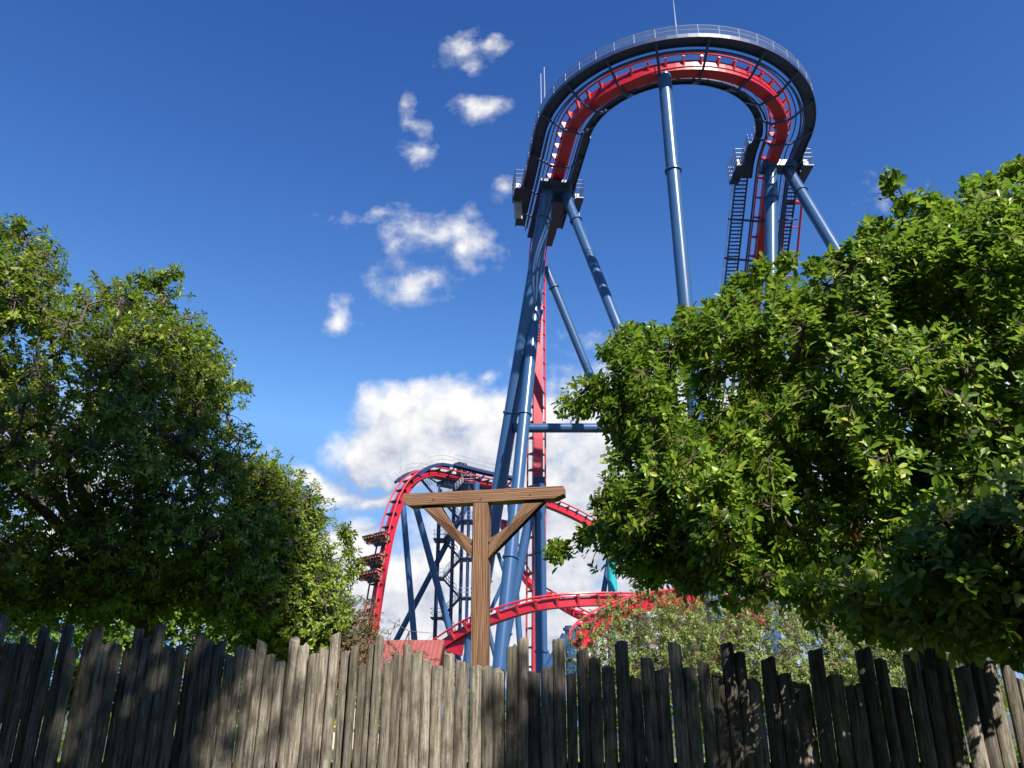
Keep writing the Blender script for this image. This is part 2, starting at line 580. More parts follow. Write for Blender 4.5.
# ------------------------------------------------------------------ setting: ground
mb = MB()
mb.add([(-3000, -3000, 0), (3000, -3000, 0), (3000, 3000, 0), (-3000, 3000, 0)], [(0, 1, 2, 3)])
tag(mb.build("ground", ground_mat("dull_earth_and_grass", (0.075, 0.075, 0.055), (0.055, 0.07, 0.04), 0.05)), kind="structure")
mb = MB()
mb.add([(-40, 6.2, 0.004), (40, 6.2, 0.004), (40, 34, 0.004), (-40, 34, 0.004)], [(0, 1, 2, 3)])
tag(mb.build("lawn", ground_mat("mown_grass", (0.11, 0.21, 0.025), (0.17, 0.27, 0.04), 0.7)), kind="structure")
mb = MB()
mb.add([(-40, -6, 0.004), (40, -6, 0.004), (40, 5.2, 0.004), (-40, 5.2, 0.004)], [(0, 1, 2, 3)])
tag(mb.build("path", ground_mat("dark_asphalt", (0.055, 0.052, 0.048), (0.085, 0.08, 0.072), 1.1)), kind="structure")

# ------------------------------------------------------------------ roller coaster
coaster = tag(empty("roller_coaster", (16, 75, 0)),
              "tall steel roller coaster with red track, blue supports and horseshoe turn high above the trees", "roller coaster")


def path_frames(pts, heads):
    pts = [Vector(q) for q in pts]
    fr = []
    for i, q in enumerate(pts):
        t = (pts[min(i + 1, len(pts) - 1)] - pts[max(i - 1, 0)]).normalized()
        h = heads[i]
        S = Vector((h[1], -h[0], 0)).normalized()
        U_ = S.cross(t).normalized()
        fr.append((q, S, U_))
    return fr


def resample(pts, heads, step):
    pts = np.array(pts, float)
    heads = np.array(heads, float)
    s_ = np.concatenate([[0], np.cumsum(np.linalg.norm(np.diff(pts, axis=0), axis=1))])
    k = max(2, int(round(s_[-1] / step)) + 1)
    t = np.linspace(0, s_[-1], k)
    P_ = np.stack([np.interp(t, s_, pts[:, i]) for i in range(3)], 1)
    H_ = np.stack([np.interp(t, s_, heads[:, i]) for i in range(2)], 1)
    H_ /= np.linalg.norm(H_, axis=1)[:, None]
    return P_, H_, s_[-1]


def smooth_path(ctrl, n=10):
    """Catmull-Rom through control points"""
    c = [np.array(q, float) for q in ctrl]
    c = [2 * c[0] - c[1]] + c + [2 * c[-1] - c[-2]]
    out = []
    for i in range(1, len(c) - 2):
        for k in range(n):
            t = k / n
            a, b, d, e = c[i - 1], c[i], c[i + 1], c[i + 2]
            out.append(0.5 * ((2 * b) + (-a + d) * t + (2 * a - 5 * b + 4 * d - e) * t * t + (-a + 3 * b - 3 * d + e) * t ** 3))
    out.append(c[-2])
    return out


def plan_heads(pts):
    p_ = np.array(pts, float)
    d = np.gradient(p_[:, :2], axis=0)
    d /= np.maximum(np.linalg.norm(d, axis=1), 1e-6)[:, None]
    return d


def track(pts, heads, step=1.0, tie_step=1.6, half=0.56, top=-0.34, depth=1.12, gauge=1.0, rr=0.1, brackets=True, tie_mat=None):
    P_, H_, _ = resample(pts, heads, step)
    fr = path_frames(P_, H_)
    sp = MB().sweep(fr, -half, half, top - depth, top).build("track", M['red'], coaster)
    for sgn in (-1, 1):
        MB().tube([f[0] + f[1] * gauge * sgn for f in fr], rr, 8).build("rail", M['rail'], sp, True)
    P2, H2, _ = resample(pts, heads, tie_step)
    for Pp, S, U_ in path_frames(P2, H2):
        T = U_.cross(S)
        tb = MB()
        rot = Matrix((S, T, U_)).transposed()
        tb.box(Pp + U_ * (top / 2 - 0.03), (2 * gauge, 0.2, 0.16), rot)
        if brackets:
            for sg in (-1, 1):
                a = [Pp + S * sg * (half + 0.003) + U_ * (top - 0.02), Pp + S * sg * gauge + U_ * (top + 0.1), Pp + S * sg * (half + 0.003) + U_ * (top - 0.62)]
                vv = [q + T * e for e in (-0.09, 0.09) for q in a]
                tb.add(vv, [(0, 1, 2), (5, 4, 3), (0, 3, 4, 1), (1, 4, 5, 2), (2, 5, 3, 0)])
        tb.build("tie", tie_mat or M['rail'], sp)
    return sp, fr


def walkway(fr, a0, a1, b=-0.25, rail_side=(1,), mat='navy', post_every=2, rail_h=1.15, panel=True, floor_t=0.12):
    """deck between lateral offsets a0..a1 with edge beams; handrails on the listed edges"""
    lo, hi = min(a0, a1), max(a0, a1)
    m_ = MB()
    m_.sweep(fr, lo + 0.1, hi - 0.1, b - floor_t, b)
    m_.sweep(fr, lo, lo + 0.1, b - 0.3, b + 0.12)
    m_.sweep(fr, hi - 0.1, hi, b - 0.3, b + 0.12)
    wk = m_.build("walkway", M[mat], coaster)
    for sgn in rail_side:
        a = hi - 0.05 if sgn > 0 else lo + 0.05
        h = MB()
        for hh in (rail_h, rail_h * 0.55):
            h.tube([f[0] + f[1] * a + f[2] * (b + hh) for f in fr], 0.035, 5)
        for i in range(0, len(fr), post_every):
            f = fr[i]
            h.tube([f[0] + f[1] * a + f[2] * (b + 0.12), f[0] + f[1] * a + f[2] * (b + rail_h)], 0.03, 5)
        h.build("handrail", M['grey'], wk)
        if panel:
            MB().sweep(fr, a - 0.012, a + 0.012, b + 0.15, b + rail_h - 0.05).build("mesh_panel", M['mesh'], wk)
    return wk


def column(p0, p1, r, flanges=(0.45,), mat='blue', r1=None, n=24):
    p0, p1 = Vector(p0), Vector(p1)
    c = MB().tube([p0, p0.lerp(p1, 0.5), p1], [r1 or r, ((r1 or r) + r) / 2, r], n).build("support_column", M[mat], coaster, True)
    ax = (p1 - p0).normalized()
    for t in flanges:
        q = p0.lerp(p1, t)
        rq = (r1 or r) * (1 - t) + r * t
        MB().tube([q - ax * 0.09, q + ax * 0.09], rq + 0.13, n).build("flange", M[mat], c, True)
    # bolted base plate
    return c


def footed(p_top, p_low):
    """foot on the ground of the line through two surveyed points"""
    a, b = np.array(p_top, float), np.array(p_low, float)
    return a + (b - a) * (a[2] / (a[2] - b[2]))


# --- top path: lift, horseshoe turn, holding section, vertical drop
ZR = 58.5
cx, cy, RT = 17.0, 69.5, 11.3
lift, lh = [], []
for Y, z in ((129.5, 0.55), (120, 10.05), (110, 20.05), (100, 30.05), (90, 40.05), (80, 50.05), (74, 56.05)):
    lift.append((28.3, Y, z)); lh.append((0, -1))
for k in range(0, 7):
    an = R(45 - 7.5 * k)
    lift.append((28.3, 69.5 + 5 * math.sin(an), ZR - 5 * (1 - math.cos(an)))); lh.append((0, -1))
turn, th = [], []
for k in range(0, 47):
    an = -R(173.5) * k / 46
    turn.append((cx + RT * math.cos(an), cy + RT * math.sin(an), ZR))
    th.append((math.sin(an), -math.cos(an)))
hd = np.array(th[-1])
endp = np.array(turn[-1])
leg, lgh = [], []
for s_ in np.linspace(0, 17.5, 10):
    leg.append((endp[0] + hd[0] * s_, endp[1] + hd[1] * s_, ZR)); lgh.append(tuple(hd))
drop, dh = [leg[-1]], [tuple(hd)]
for k in range(1, 11):
    an = R(9 * k)
    q = np.array(leg[-1]); 
    drop.append((q[0] + hd[0] * 5 * math.sin(an), q[1] + hd[1] * 5 * math.sin(an), ZR - 5 * (1 - math.cos(an)))); dh.append(tuple(hd))
q = drop[-1]
for z in (48, 40, 30, 20, 12, 6, 0.3):
    drop.append((q[0] - 0.75 * (53.5 - z) / 53.5, q[1], z)); dh.append(tuple(hd))

sp_l, fr_lift = track(lift, lh, 1.5, 2.2)
sp_t, fr_turn = track(turn, th, 0.75, 1.55)
sp_h, fr_leg = track(leg, lgh, 1.2, 1.75)
sp_d, fr_drop = track(drop, dh, 1.0, 2.0, gauge=1.05)

walkway(fr_turn, -3.45, -2.25, -0.15, (-1,))
walkway(fr_turn, 1.75, 2.5, -0.15, (1,), panel=False)
walkway(fr_leg, -3.45, -2.25, -0.15, (-1,))
walkway(fr_leg, 1.75, 2.6, -0.15, (1,))
walkway(fr_lift[-4:], -3.45, -2.25, -0.15, (-1,))
walkway(fr_lift[-4:], 1.75, 2.9, -0.15, (1,))
# long pipes running with the turn and the lift
for frs in (fr_turn, fr_leg, fr_lift):
    for a, b, r_, mm in ((-1.95, -0.55, 0.09, 'navy'), (-1.5, -0.2, 0.07, 'blue'), (-2.15, -0.95, 0.08, 'blue'), (1.45, -0.75, 0.1, 'navy'), (1.3, -0.1, 0.06, 'grey')):
        MB().tube([f[0] + f[1] * a + f[2] * b for f in frs], r_, 6).build("service_pipe", M[mm], coaster, True)


def cross_frame(f, a_out=-3.35, a_in=2.4, drop_=-1.72):
    Pp, S, U_ = f
    pts = [Pp + S * a_out + U_ * -0.35, Pp + S * -1.0 + U_ * drop_, Pp + S * 0.9 + U_ * drop_, Pp + S * a_in + U_ * -0.35]
    MB().tube(pts, 0.13, 8).build("cross_frame", M['navy'], coaster)


nturn = len(fr_turn)
for k in range(9):
    cross_frame(fr_turn[int((k + 0.5) * (nturn - 1) / 9)])
for i in (3, 8, 12):
    if i < len(fr_leg):
        cross_frame(fr_leg[i])
nl = len(fr_lift)
for i in range(2, nl - 4, 3):
    cross_frame(fr_lift[i], -3.9, 3.9, -1.72)

# holding section: dark plated underside, edge girders and hanging platforms
m_ = MB()
m_.sweep(fr_leg[5:], -1.9, 1.5, -1.95, -1.62)
m_.build("brake_undertray", M['navy'], coaster)
m_ = MB()
m_.sweep(fr_leg[7:], -1.3, 1.2, -3.0, -1.953)
m_.build("brake_girder", M['navy'], coaster)


def hang_platform(f, a, wid, length, h, mat='navy', stairs=3):
    """maintenance platform hung beside the track: deck, cabinets, posts, rails, short ladder below"""
    Pp, S, U_ = f
    T = U_.cross(S)
    rot = Matrix((S, T, U_)).transposed()
    m1 = MB()
    m1.box(Pp + S * a - U_ * (0.3 + h), (wid, length, 0.14), rot)
    for sx_ in (-1, 1):
        for sy_ in (-1, 0, 1):
            c0 = Pp + S * (a + sx_ * wid * 0.46) + T * sy_ * length * 0.47
            m1.tube([c0 - U_ * (0.3 + h), c0 + U_ * 0.95], 0.05, 6)
    pf = m1.build("service_platform", M[mat], coaster)
    m2 = MB()
    for hh in (-0.2, 0.35, 0.9):
        for sx_ in (-1, 1):
            m2.tube([Pp + S * (a + sx_ * wid * 0.46) + T * e * length * 0.47 + U_ * hh for e in (-1, 1)], 0.045, 5)
        for e in (-1, 1):
            m2.tube([Pp + S * (a + sx_ * wid * 0.46) + T * e * length * 0.47 + U_ * hh for sx_ in (-1, 1)], 0.045, 5)
    m2.build("handrail", M['grey'], pf)
    MB().box(Pp + S * a - U_ * (h * 0.45 - 0.1) + T * length * 0.12, (wid * 0.5, length * 0.3, h * 0.7), rot).build("cabinet", M['grey'], pf)
    m3 = MB()
    for k in range(stairs * 3):
        m3.box(Pp + S * a - U_ * (0.7 + h + 0.32 * k) + T * (length * 0.3 - 0.1 * k), (wid * 0.7, 0.24, 0.07), rot)
    for sx_ in (-1, 1):
        c0 = Pp + S * (a + sx_ * wid * 0.38) + T * length * 0.3
        m3.tube([c0 - U_ * (0.3 + h), c0 - U_ * (0.7 + h + 0.32 * stairs * 3) - T * 0.1 * stairs * 3], 0.05, 5)
    if stairs:
        m3.build("ladder", M['grey'], pf)
    return pf


hang_platform(fr_leg[8], -4.0, 1.1, 3.0, 1.3)
hang_platform(fr_leg[9], 3.15, 0.9, 3.2, 1.3)
lift_head = (Vector((28.3, 72.4, 57.6)), Vector((-1, 0, 0)), Vector((0, 0, 1)))
hang_platform(lift_head, 3.55, 1.0, 3.4, 1.0, stairs=0)
hang_platform(lift_head, -3.75, 1.0, 3.4, 1.0, stairs=0)

# lift stairways on both sides: open treads on stringers with handrail
for a0, a1, i0 in ((2.25, 3.55, 0), (-3.3, -2.2, 0)):
    fr_s = fr_lift[i0:nl - 3]
    m1 = MB()
    for a in (a0, a1):
        m1.sweep(fr_s, a - 0.06, a + 0.06, -0.55, -0.2)
    st = m1.build("stairway", M['navy'], coaster)
    tr = MB()
    y0, y1 = fr_s[-1][0].y, fr_s[0][0].y
    k = 0
    while y0 + 0.3 * k < y1:
        y = y0 + 0.3 * k
        tr.box((28.3 - (a0 + a1) / 2, y, ZR - 1.46 - (y - 73.04) - 0.45), (a1 - a0 - 0.12, 0.22, 0.06))
        k += 1
    tr.build("tread", M['navy'], st)
    st.children[-1]["kind"] = "stuff"
    hr = MB()
    for a in (a0, a1):
        hr.tube([f[0] + f[1] * a + f[2] * 0.8 for f in fr_s], 0.04, 5)
        for f in fr_s[::2]:
            hr.tube([f[0] + f[1] * a + f[2] * -0.2, f[0] + f[1] * a + f[2] * 0.8], 0.035, 5)
    hr.build("handrail", M['grey'], st)

# red service frame beside the lift
m_ = MB()
for x in (30.9, 32.7):
    m_.tube([(x, 75.6, 54.9), (x, 82.6, 45.9), (x, 82.6, 43)], 0.13, 8)
for k in range(5):
    m_.tube([(30.9, 75.6 + 1.7 * k, 54.9 - 2.2 * k), (32.7, 75.6 + 1.7 * k, 54.9 - 2.2 * k)], 0.09 if k else 0.22, 8)
m_.build("service_frame", M['red'], coaster)

# lightning masts on the turn
for i, h in ((int(nturn * 0.56), 4.2),):
    f = fr_turn[i]
    MB().tube([f[0] + f[1] * -3.4 + f[2] * 0.9, f[0] + f[1] * -3.4 + f[2] * h], [0.06, 0.025], 6).build("lightning_mast", M['grey'], coaster)
for s_ in (0.9, 0.93):
    f = fr_turn[int(nturn * s_)]
    MB().tube([f[0] + f[1] * -3.4 + f[2] * 0.9, f[0] + f[1] * -3.4 + f[2] * 5.0], 0.05, 6).build("lightning_mast", M['grey'], coaster)

# main supports
column((14.3, 58.4, 0), (14.3, 58.4, ZR - 1.57), 0.62, (0.3, 0.81))
hubL = at(548, 190, 76.0)
hubLB = at(566, 196, 76.0)
column((-5.2, 85.5, 0), hubL, 0.78, (0.25, 0.55, 0.94))
column((19.5, 63.0, 0), hubLB, 0.56, (0.5, 0.93))
column((-1.6, 72.0, 0), at(540, 262, 80.0), 0.62, (0.3, 0.6))
column(footed(at(546, 268, 82.0), at(590, 375, 83.0)), at(546, 268, 82.0), 0.5, (0.5, 0.95))
column(at(514, 428, 80.0), at(700, 428, 80.0), 0.5, (0.06,))
column((2.95, 84.5, 0), (2.95, 84.5, 24.6), 0.62, (0.06, 0.3, 0.7, 0.97))
column((20.8, 69.5, 0), (28.2, 71.6, 56.4), 0.66, (0.3, 0.93))
column((40.8, 57.5, 0), (30.0, 72.0, 57.0), 0.62, (0.5, 0.93))
column(at(507, 580, 80), at(498, 553, 80), 0.2, ())
column(at(490, 612, 80), at(506, 576, 80), 0.2, ())
column(footed(at(488, 628, 80), at(498, 668, 80)), at(488, 628, 80), 0.22, ())
column(footed(at(533, 500, 84), at(505, 640, 84)), at(533, 500, 84), 0.5, (0.4,))
column((16.5, 90, 0), (28.3, 90, 38.0), 0.45, (0.5,))
column((36, 104, 0), (29, 104, 24.0), 0.45, (0.5,))
# saddles at the column heads
m_ = MB()
m_.box((29.0, 71.7, 56.75), (3.6, 1.7, 0.7))
m_.build("saddle", M['blue'], coaster)
m_ = MB()
q = (hubL + hubLB) / 2
m_.box((q[0], q[1] + 0.1, q[2] + 0.35), (3.4, 1.8, 0.7))
m_.build("saddle", M['blue'], coaster)
# footing frame where the drop meets its lower support
m_ = MB()
m_.box((2.95, 86.4, 25.0), (1.3, 4.2, 0.9))
m_.build("drop_bracket", M['navy'], coaster)
m_ = MB()
m_.box((2.3, 88.5, 4.0), (3.4, 3.0, 1.2))
for sgn in (-1, 1):
    m_.tube([(2.3 + sgn * 1.4, 88.0, 7.5), (2.3 + sgn * 1.4, 88.0, 0)], 0.25, 8)
m_.build("drop_base_frame", M['blue'], coaster)

# --- second hill with the braking run, 45 degrees to the view
hh = np.array([-0.7071, -0.7071])
crest = np.array(at(418, 470, 112.0)) + np.array([0, 0, 0.3])


def hill(s_, dz):
    return (crest[0] + hh[0] * s_, crest[1] + hh[1] * s_, crest[2] + dz)


far = [tuple(at(720, 600, 134)), tuple(at(640, 549, 136)), tuple(at(575, 511, 134))]
ctrl = far + [hill(-19, 0.9), hill(-11, 0.7), hill(-5, 0.6), hill(-1.5, 0.25), hill(1.5, -1.6), hill(3.6, -4.6), hill(4.9, -8.5), hill(5.8, -13), hill(6.5, -18), hill(7.0, -23), hill(7.3, -29), hill(7.4, -33)]
hp = smooth_path(ctrl, 8)
hheads = plan_heads(hp)
for i in range(3 * 8, len(hheads)):
    hheads[i] = hh
sp_b, fr_hill = track(hp, hheads, 1.0, 2.0, half=0.56, depth=1.05, gauge=1.05, rr=0.12, tie_mat=M['dark'])
fb_ = [f for f in fr_hill if -19 < (Vector((f[0].x - crest[0], f[0].y - crest[1])).dot(Vector(hh))) < -4]
fb2_ = [f for f in fr_hill if -4.5 < (Vector((f[0].x - crest[0], f[0].y - crest[1])).dot(Vector(hh))) < 2.0]
for a0, a1, sd in ((2.0, 3.4, (-1, 1)), (-3.2, -2.0, (-1,))):
    walkway(fb_, a0, a1, 0.35, sd, rail_h=1.35, panel=False)
walkway(fb2_, 2.0, 2.9, 0.1, (1,), rail_h=1.25, panel=False)
walkway(fb2_, -2.9, -2.0, 0.1, (-1,), rail_h=1.25, panel=False)
for f in fb_[2::3]:
    cross_frame(f, -3.0, 3.2, -1.75)
m_ = MB()
m_.sweep(fb_, -0.9, 0.9, -2.3, -1.66)
m_.build("brake_girder", M['navy'], coaster)
# brake fins and cabinets on the run
for i, (h_, w_) in zip((5, 7, 8), ((1.9, 0.8), (2.5, 0.7), (2.5, 0.7))):
    f = fb_[i % len(fb_)]
    T = f[2].cross(f[1])
    MB().box(f[0] + f[1] * 2.6 + f[2] * (0.38 + h_ / 2), (0.7, w_, h_), Matrix((f[1], T, f[2])).transposed()).build("control_cabinet", M['dark'], coaster)
f = fb_[1]
MB().box(f[0] + f[1] * 1.6 + f[2] * 1.0, (0.5, 1.6, 1.3)).build("brake_housing", M['red'], coaster)
f = fb2_[-2]
MB().tube([f[0] + f[1] * 2.6 + Vector((0, 0, 0.2)), f[0] + f[1] * 2.6 + Vector((0, 0, 5.5))], [0.07, 0.03], 6).build("lightning_mast", M['grey'], coaster)

column((-11.4, 110, 0), at(402, 494, 110.5), 0.42, (0.97,))
column((-4.6, 112.5, 0), at(414, 500, 111.5), 0.46, (0.97,))
column(footed(at(466, 507, 116), at(399, 635, 116)), at(466, 507, 116), 0.40, (0.5,))
column((-5.4, 118, 0), (-5.4, 118, 34.0), 0.5, (0.5,))
column((2, 125, 0), (-0.4, 126, 33.4), 0.45, (0.5,))
# stair tower under the brake run: posts, zigzag flights, landings
tw = MB()
TX0, TX1, TY0, TY1 = -10.6, -6.3, 113.6, 116.2
for x in (TX0, -8.5, -7.2, TX1):
    for y in (TY0, TY1):
        tw.tube([(x, y, 0), (x, y, 32.5)], 0.17, 6)
stair = tw.build("stair_tower", M['navy'], coaster)
z = 3.0
k = 0
while z < 31:
    x0, x1 = (TX0 + 0.9, TX1 - 0.9) if k % 2 == 0 else (TX1 - 0.9, TX0 + 0.9)
    y = TY0 + 0.55 if k % 2 == 0 else TY1 - 0.55
    fl = MB()
    nst = 13
    for j in range(nst):
        t = (j + 0.5) / nst
        fl.box((x0 + (x1 - x0) * t, y, z + 2.7 * t), (0.26, 0.95, 0.06))
    for yy in (y - 0.5, y + 0.5):
        fl.add([(x0, yy - 0.03, z - 0.15), (x0, yy + 0.03, z - 0.15), (x0, yy + 0.03, z + 0.2), (x0, yy - 0.03, z + 0.2),
                (x1, yy - 0.03, z + 2.55), (x1, yy + 0.03, z + 2.55), (x1, yy + 0.03, z + 2.9), (x1, yy - 0.03, z + 2.9)],
               [(0, 1, 2, 3), (7, 6, 5, 4), (0, 4, 5, 1), (1, 5, 6, 2), (2, 6, 7, 3), (3, 7, 4, 0)])
    # landing at the top of this flight
    xl = x1 + (0.75 if x1 > x0 else -0.75)
    fl.box((xl, (TY0 + TY1) / 2, z + 2.7), (1.5, TY1 - TY0 + 0.6, 0.14))
    fobj = fl.build("stair_flight", M['navy'], stair)
    hr = MB()
    for yy in (y - 0.5, y + 0.5):
        for hq in (0.6, 1.15):
            hr.tube([(x0, yy, z + hq), (x1, yy, z + 2.7 + hq)], 0.035, 5)
        for j in range(0, 8):
            t = j / 7
            hr.tube([(x0 + (x1 - x0) * t, yy, z + 2.7 * t), (x0 + (x1 - x0) * t, yy, z + 2.7 * t + 1.15)], 0.025, 4)
    for yy in (TY0 - 0.25, TY1 + 0.25):
        for hq in (0.6, 1.15):
            hr.tube([(xl - 0.75, yy, z + 2.75 + hq), (xl + 0.75, yy, z + 2.75 + hq)], 0.035, 5)
    xe = xl + (0.72 if x1 > x0 else -0.72)
    for hq in (0.6, 1.15):
        hr.tube([(xe, TY0 - 0.25, z + 2.75 + hq), (xe, TY1 + 0.25, z + 2.75 + hq)], 0.035, 5)
    hr.build("handrail", M['grey'], stair)
    z += 2.7
    k += 1
# stair from the crest walkway down to the tower
m_ = MB()
p0, p1 = at(420, 478, 112.5), at(441, 503, 114.5)
for sgn in (-1, 1):
    m_.tube([Vector(p0) + Vector((0, sgn * 0.5, 0)), Vector(p1) + Vector((0, sgn * 0.5, 0))], 0.16, 6)
for j in range(16):
    t = (j + 0.5) / 16
    qv = Vector(p0).lerp(Vector(p1), t)
    m_.box(qv, (0.3, 1.0, 0.07))
cs = m_.build("crest_stair", M['navy'], coaster)
m_ = MB()
for hq in (0.6, 1.2):
    m_.tube([Vector(p0) + Vector((0, -0.5, hq)), Vector(p1) + Vector((0, -0.5, hq)), Vector(at(462, 503, 114.5)) + Vector((0, -0.5, hq))], 0.04, 5)
for j in range(12):
    qv = Vector(p0).lerp(Vector(p1), j / 11) + Vector((0, -0.5, 0))
    m_.tube([qv, qv + Vector((0, 0, 1.2))], 0.03, 4)
m_.build("handrail", M['grey'], cs)

# --- low splash-down curves
low = smooth_path([at(400, 668, 68), at(437, 642, 66), at(465, 624, 64.5), at(490, 613, 63), at(527, 601, 62), at(559, 596, 61.5), at(599, 594, 62), at(645, 596, 64), at(690, 603, 68)], 7)
sp_w, fr_low = track(low, plan_heads(low), 0.8, 1.5, half=0.42, top=-0.25, depth=0.62, gauge=0.75, rr=0.08)
m_ = MB()      # fin below the first bend
a = [at(452, 640, 65.2), at(466, 633, 64.6), at(462, 656, 64.9), at(446, 651, 65.4)]
vv = [(q[0], q[1] + e, q[2]) for e in (-0.2, 0.2) for q in a]
m_.add(vv, [(0, 1, 2, 3), (7, 6, 5, 4), (0, 4, 5, 1), (1, 5, 6, 2), (2, 6, 7, 3), (3, 7, 4, 0)])
m_.build("track_gusset", M['red'], coaster)
up = smooth_path([at(581, 640, 52), at(585, 622, 52.5), at(607, 607, 53.5), at(642, 594, 55), at(683, 590, 58), at(722, 597, 62), at(760, 612, 66)], 7)
sp_u, fr_up = track(up, plan_heads(up), 0.7, 1.3, half=0.5, top=-0.25, depth=0.9, gauge=0.8, rr=0.08)
thin = smooth_path([at(505, 520, 100), at(527, 574, 97), at(552, 594, 93), at(583, 612, 88), at(620, 625, 84)], 7)
track(thin, plan_heads(thin), 1.0, 1.6, half=0.4, top=-0.25, depth=0.6, gauge=0.75, rr=0.09)
for px, py, Y, px0 in ((470, 634, 64.4, 462), (612, 612, 62.5, 612)):
    q = at(px, py, Y)
    column((q[0] - 0.3, q[1], 0), q, 0.35, (0.5,))
q = at(640, 604, 55)
column((q[0], q[1], 0), q, 0.4, ())
q = at(583, 634, 52)
column((q[0], q[1], 0), q, 0.3, (), 'red')
# blue knee support right of the drop
q0 = at(571, 626, 60)
column((q0[0], 60, 0), q0, 0.46, (0.97,))
column(footed(at(567, 636, 60), at(552, 664, 60)), at(567, 636, 60), 0.42, ())
# red track seen far right through the tree
rt = smooth_path([at(930, 560, 75), at(985, 546, 74), at(1040, 540, 73), at(1110, 548, 72)], 6)
track(rt, plan_heads(rt), 1.2, 1.8, half=0.45, depth=0.7, gauge=0.8)
q = at(1016, 640, 60)
column((q[0] + 1.0, 60, 0), at(995, 560, 72), 0.6, ())

# ------------------------------------------------------------------ train on the second hill
train = tag(empty("coaster_train", tuple(fr_hill[-10][0])), "three row floorless coaster train full of riders plunging down the red track", "train")
arc = []
acc = 0.0
rows = []
target = [(386, 541), (380.5, 559), (376.5, 576)]


def project(Pv):
    d = np.array(Pv) - EYE
    zc = d @ _F
    return 512 + FPX * (d @ _X) / zc, 384 - FPX * (d @ _U) / zc


for tx, ty in target:
    bestf, bd = None, 1e9
    for f in fr_hill[24:]:
        x_, y_ = project(f[0])
        if abs(y_ - ty) < bd:
            bd, bestf = abs(y_ - ty), f
    rows.append(bestf)


def rider_mesh():
    """seated rider as one continuous skinned body; local x right, y forward, z up; origin at the seat"""
    v = [(0, 0, 0.08), (0, -0.02, 0.30), (0, -0.02, 0.48), (0, 0.0, 0.58), (0, 0.02, 0.72), (0, 0.02, 0.80),
         (0.17, -0.02, 0.47), (0.25, 0.12, 0.26), (0.20, 0.33, 0.30), (0.18, 0.41, 0.33),
         (-0.17, -0.02, 0.47), (-0.25, 0.12, 0.26), (-0.20, 0.33, 0.30), (-0.18, 0.41, 0.33),
         (0.10, 0.05, 0.06), (0.13, 0.45, 0.08), (0.13, 0.48, -0.32), (0.13, 0.62, -0.38),
         (-0.10, 0.05, 0.06), (-0.13, 0.45, 0.08), (-0.13, 0.48, -0.32), (-0.13, 0.62, -0.38)]
    e = [(0, 1), (1, 2), (2, 3), (3, 4), (4, 5), (2, 6), (6, 7), (7, 8), (8, 9), (2, 10), (10, 11), (11, 12), (12, 13),
         (0, 14), (14, 15), (15, 16), (16, 17), (0, 18), (18, 19), (19, 20), (20, 21)]
    r = [.15, .15, .15, .06, .105, .09, .075, .052, .042, .045, .075, .052, .042, .045, .10, .075, .052, .045, .10, .075, .052, .045]
    me = bpy.data.meshes.new("rider_tmp")
    me.from_pydata(v, e, [])
    o = bpy.data.objects.new("rider_tmp", me)
    col.objects.link(o)
    o.modifiers.new("s", 'SKIN')
    sub = o.modifiers.new("d", 'SUBSURF')
    sub.levels = sub.render_levels = 1
    for i, sv in enumerate(me.skin_vertices[0].data):
        sv.radius = (r[i], r[i])
        sv.use_root = i == 0
    dg = bpy.context.evaluated_depsgraph_get()
    res = bpy.data.meshes.new_from_object(o.evaluated_get(dg))
    bpy.data.objects.remove(o)
    return res


rider_base = rider_mesh()
cen = np.array([p_.center[:] for p_ in rider_base.polygons])
mi = np.zeros(len(cen), int)
mi[(cen[:, 2] < 0.60)] = 1
mi[(cen[:, 1] > 0.22) & (cen[:, 2] > 0.2)] = 0
mi[(cen[:, 2] < 0.2) & (cen[:, 2] > -0.15)] = 2
mi[cen[:, 2] < -0.15] = 0
mi[cen[:, 2] < -0.36] = 2
rider_meshes = []
for sh in SHIRTS:
    me = rider_base.copy()
    me.name = "rider"
    me.materials.clear()
    for m_ in (M['skin'], sh, M['denim']):
        me.materials.append(m_)
    me.polygons.foreach_set('material_index', mi)
    me.polygons.foreach_set('use_smooth', [True] * len(mi))
    rider_meshes.append(me)
hb = bmesh.new()
bmesh.ops.create_uvsphere(hb, u_segments=10, v_segments=7, radius=0.12)
for v_ in hb.verts:
    v_.co = Vector((v_.co.x, v_.co.y * 1.08 - 0.02, v_.co.z + 0.8))
bmesh.ops.delete(hb, geom=[v_ for v_ in hb.verts if v_.co.z < 0.79 and v_.co.y > -0.02], context='VERTS')
hair_me = bpy.data.meshes.new("hair")
hb.to_mesh(hair_me)
hb.free()
hair_me.materials.append(M['hair'])

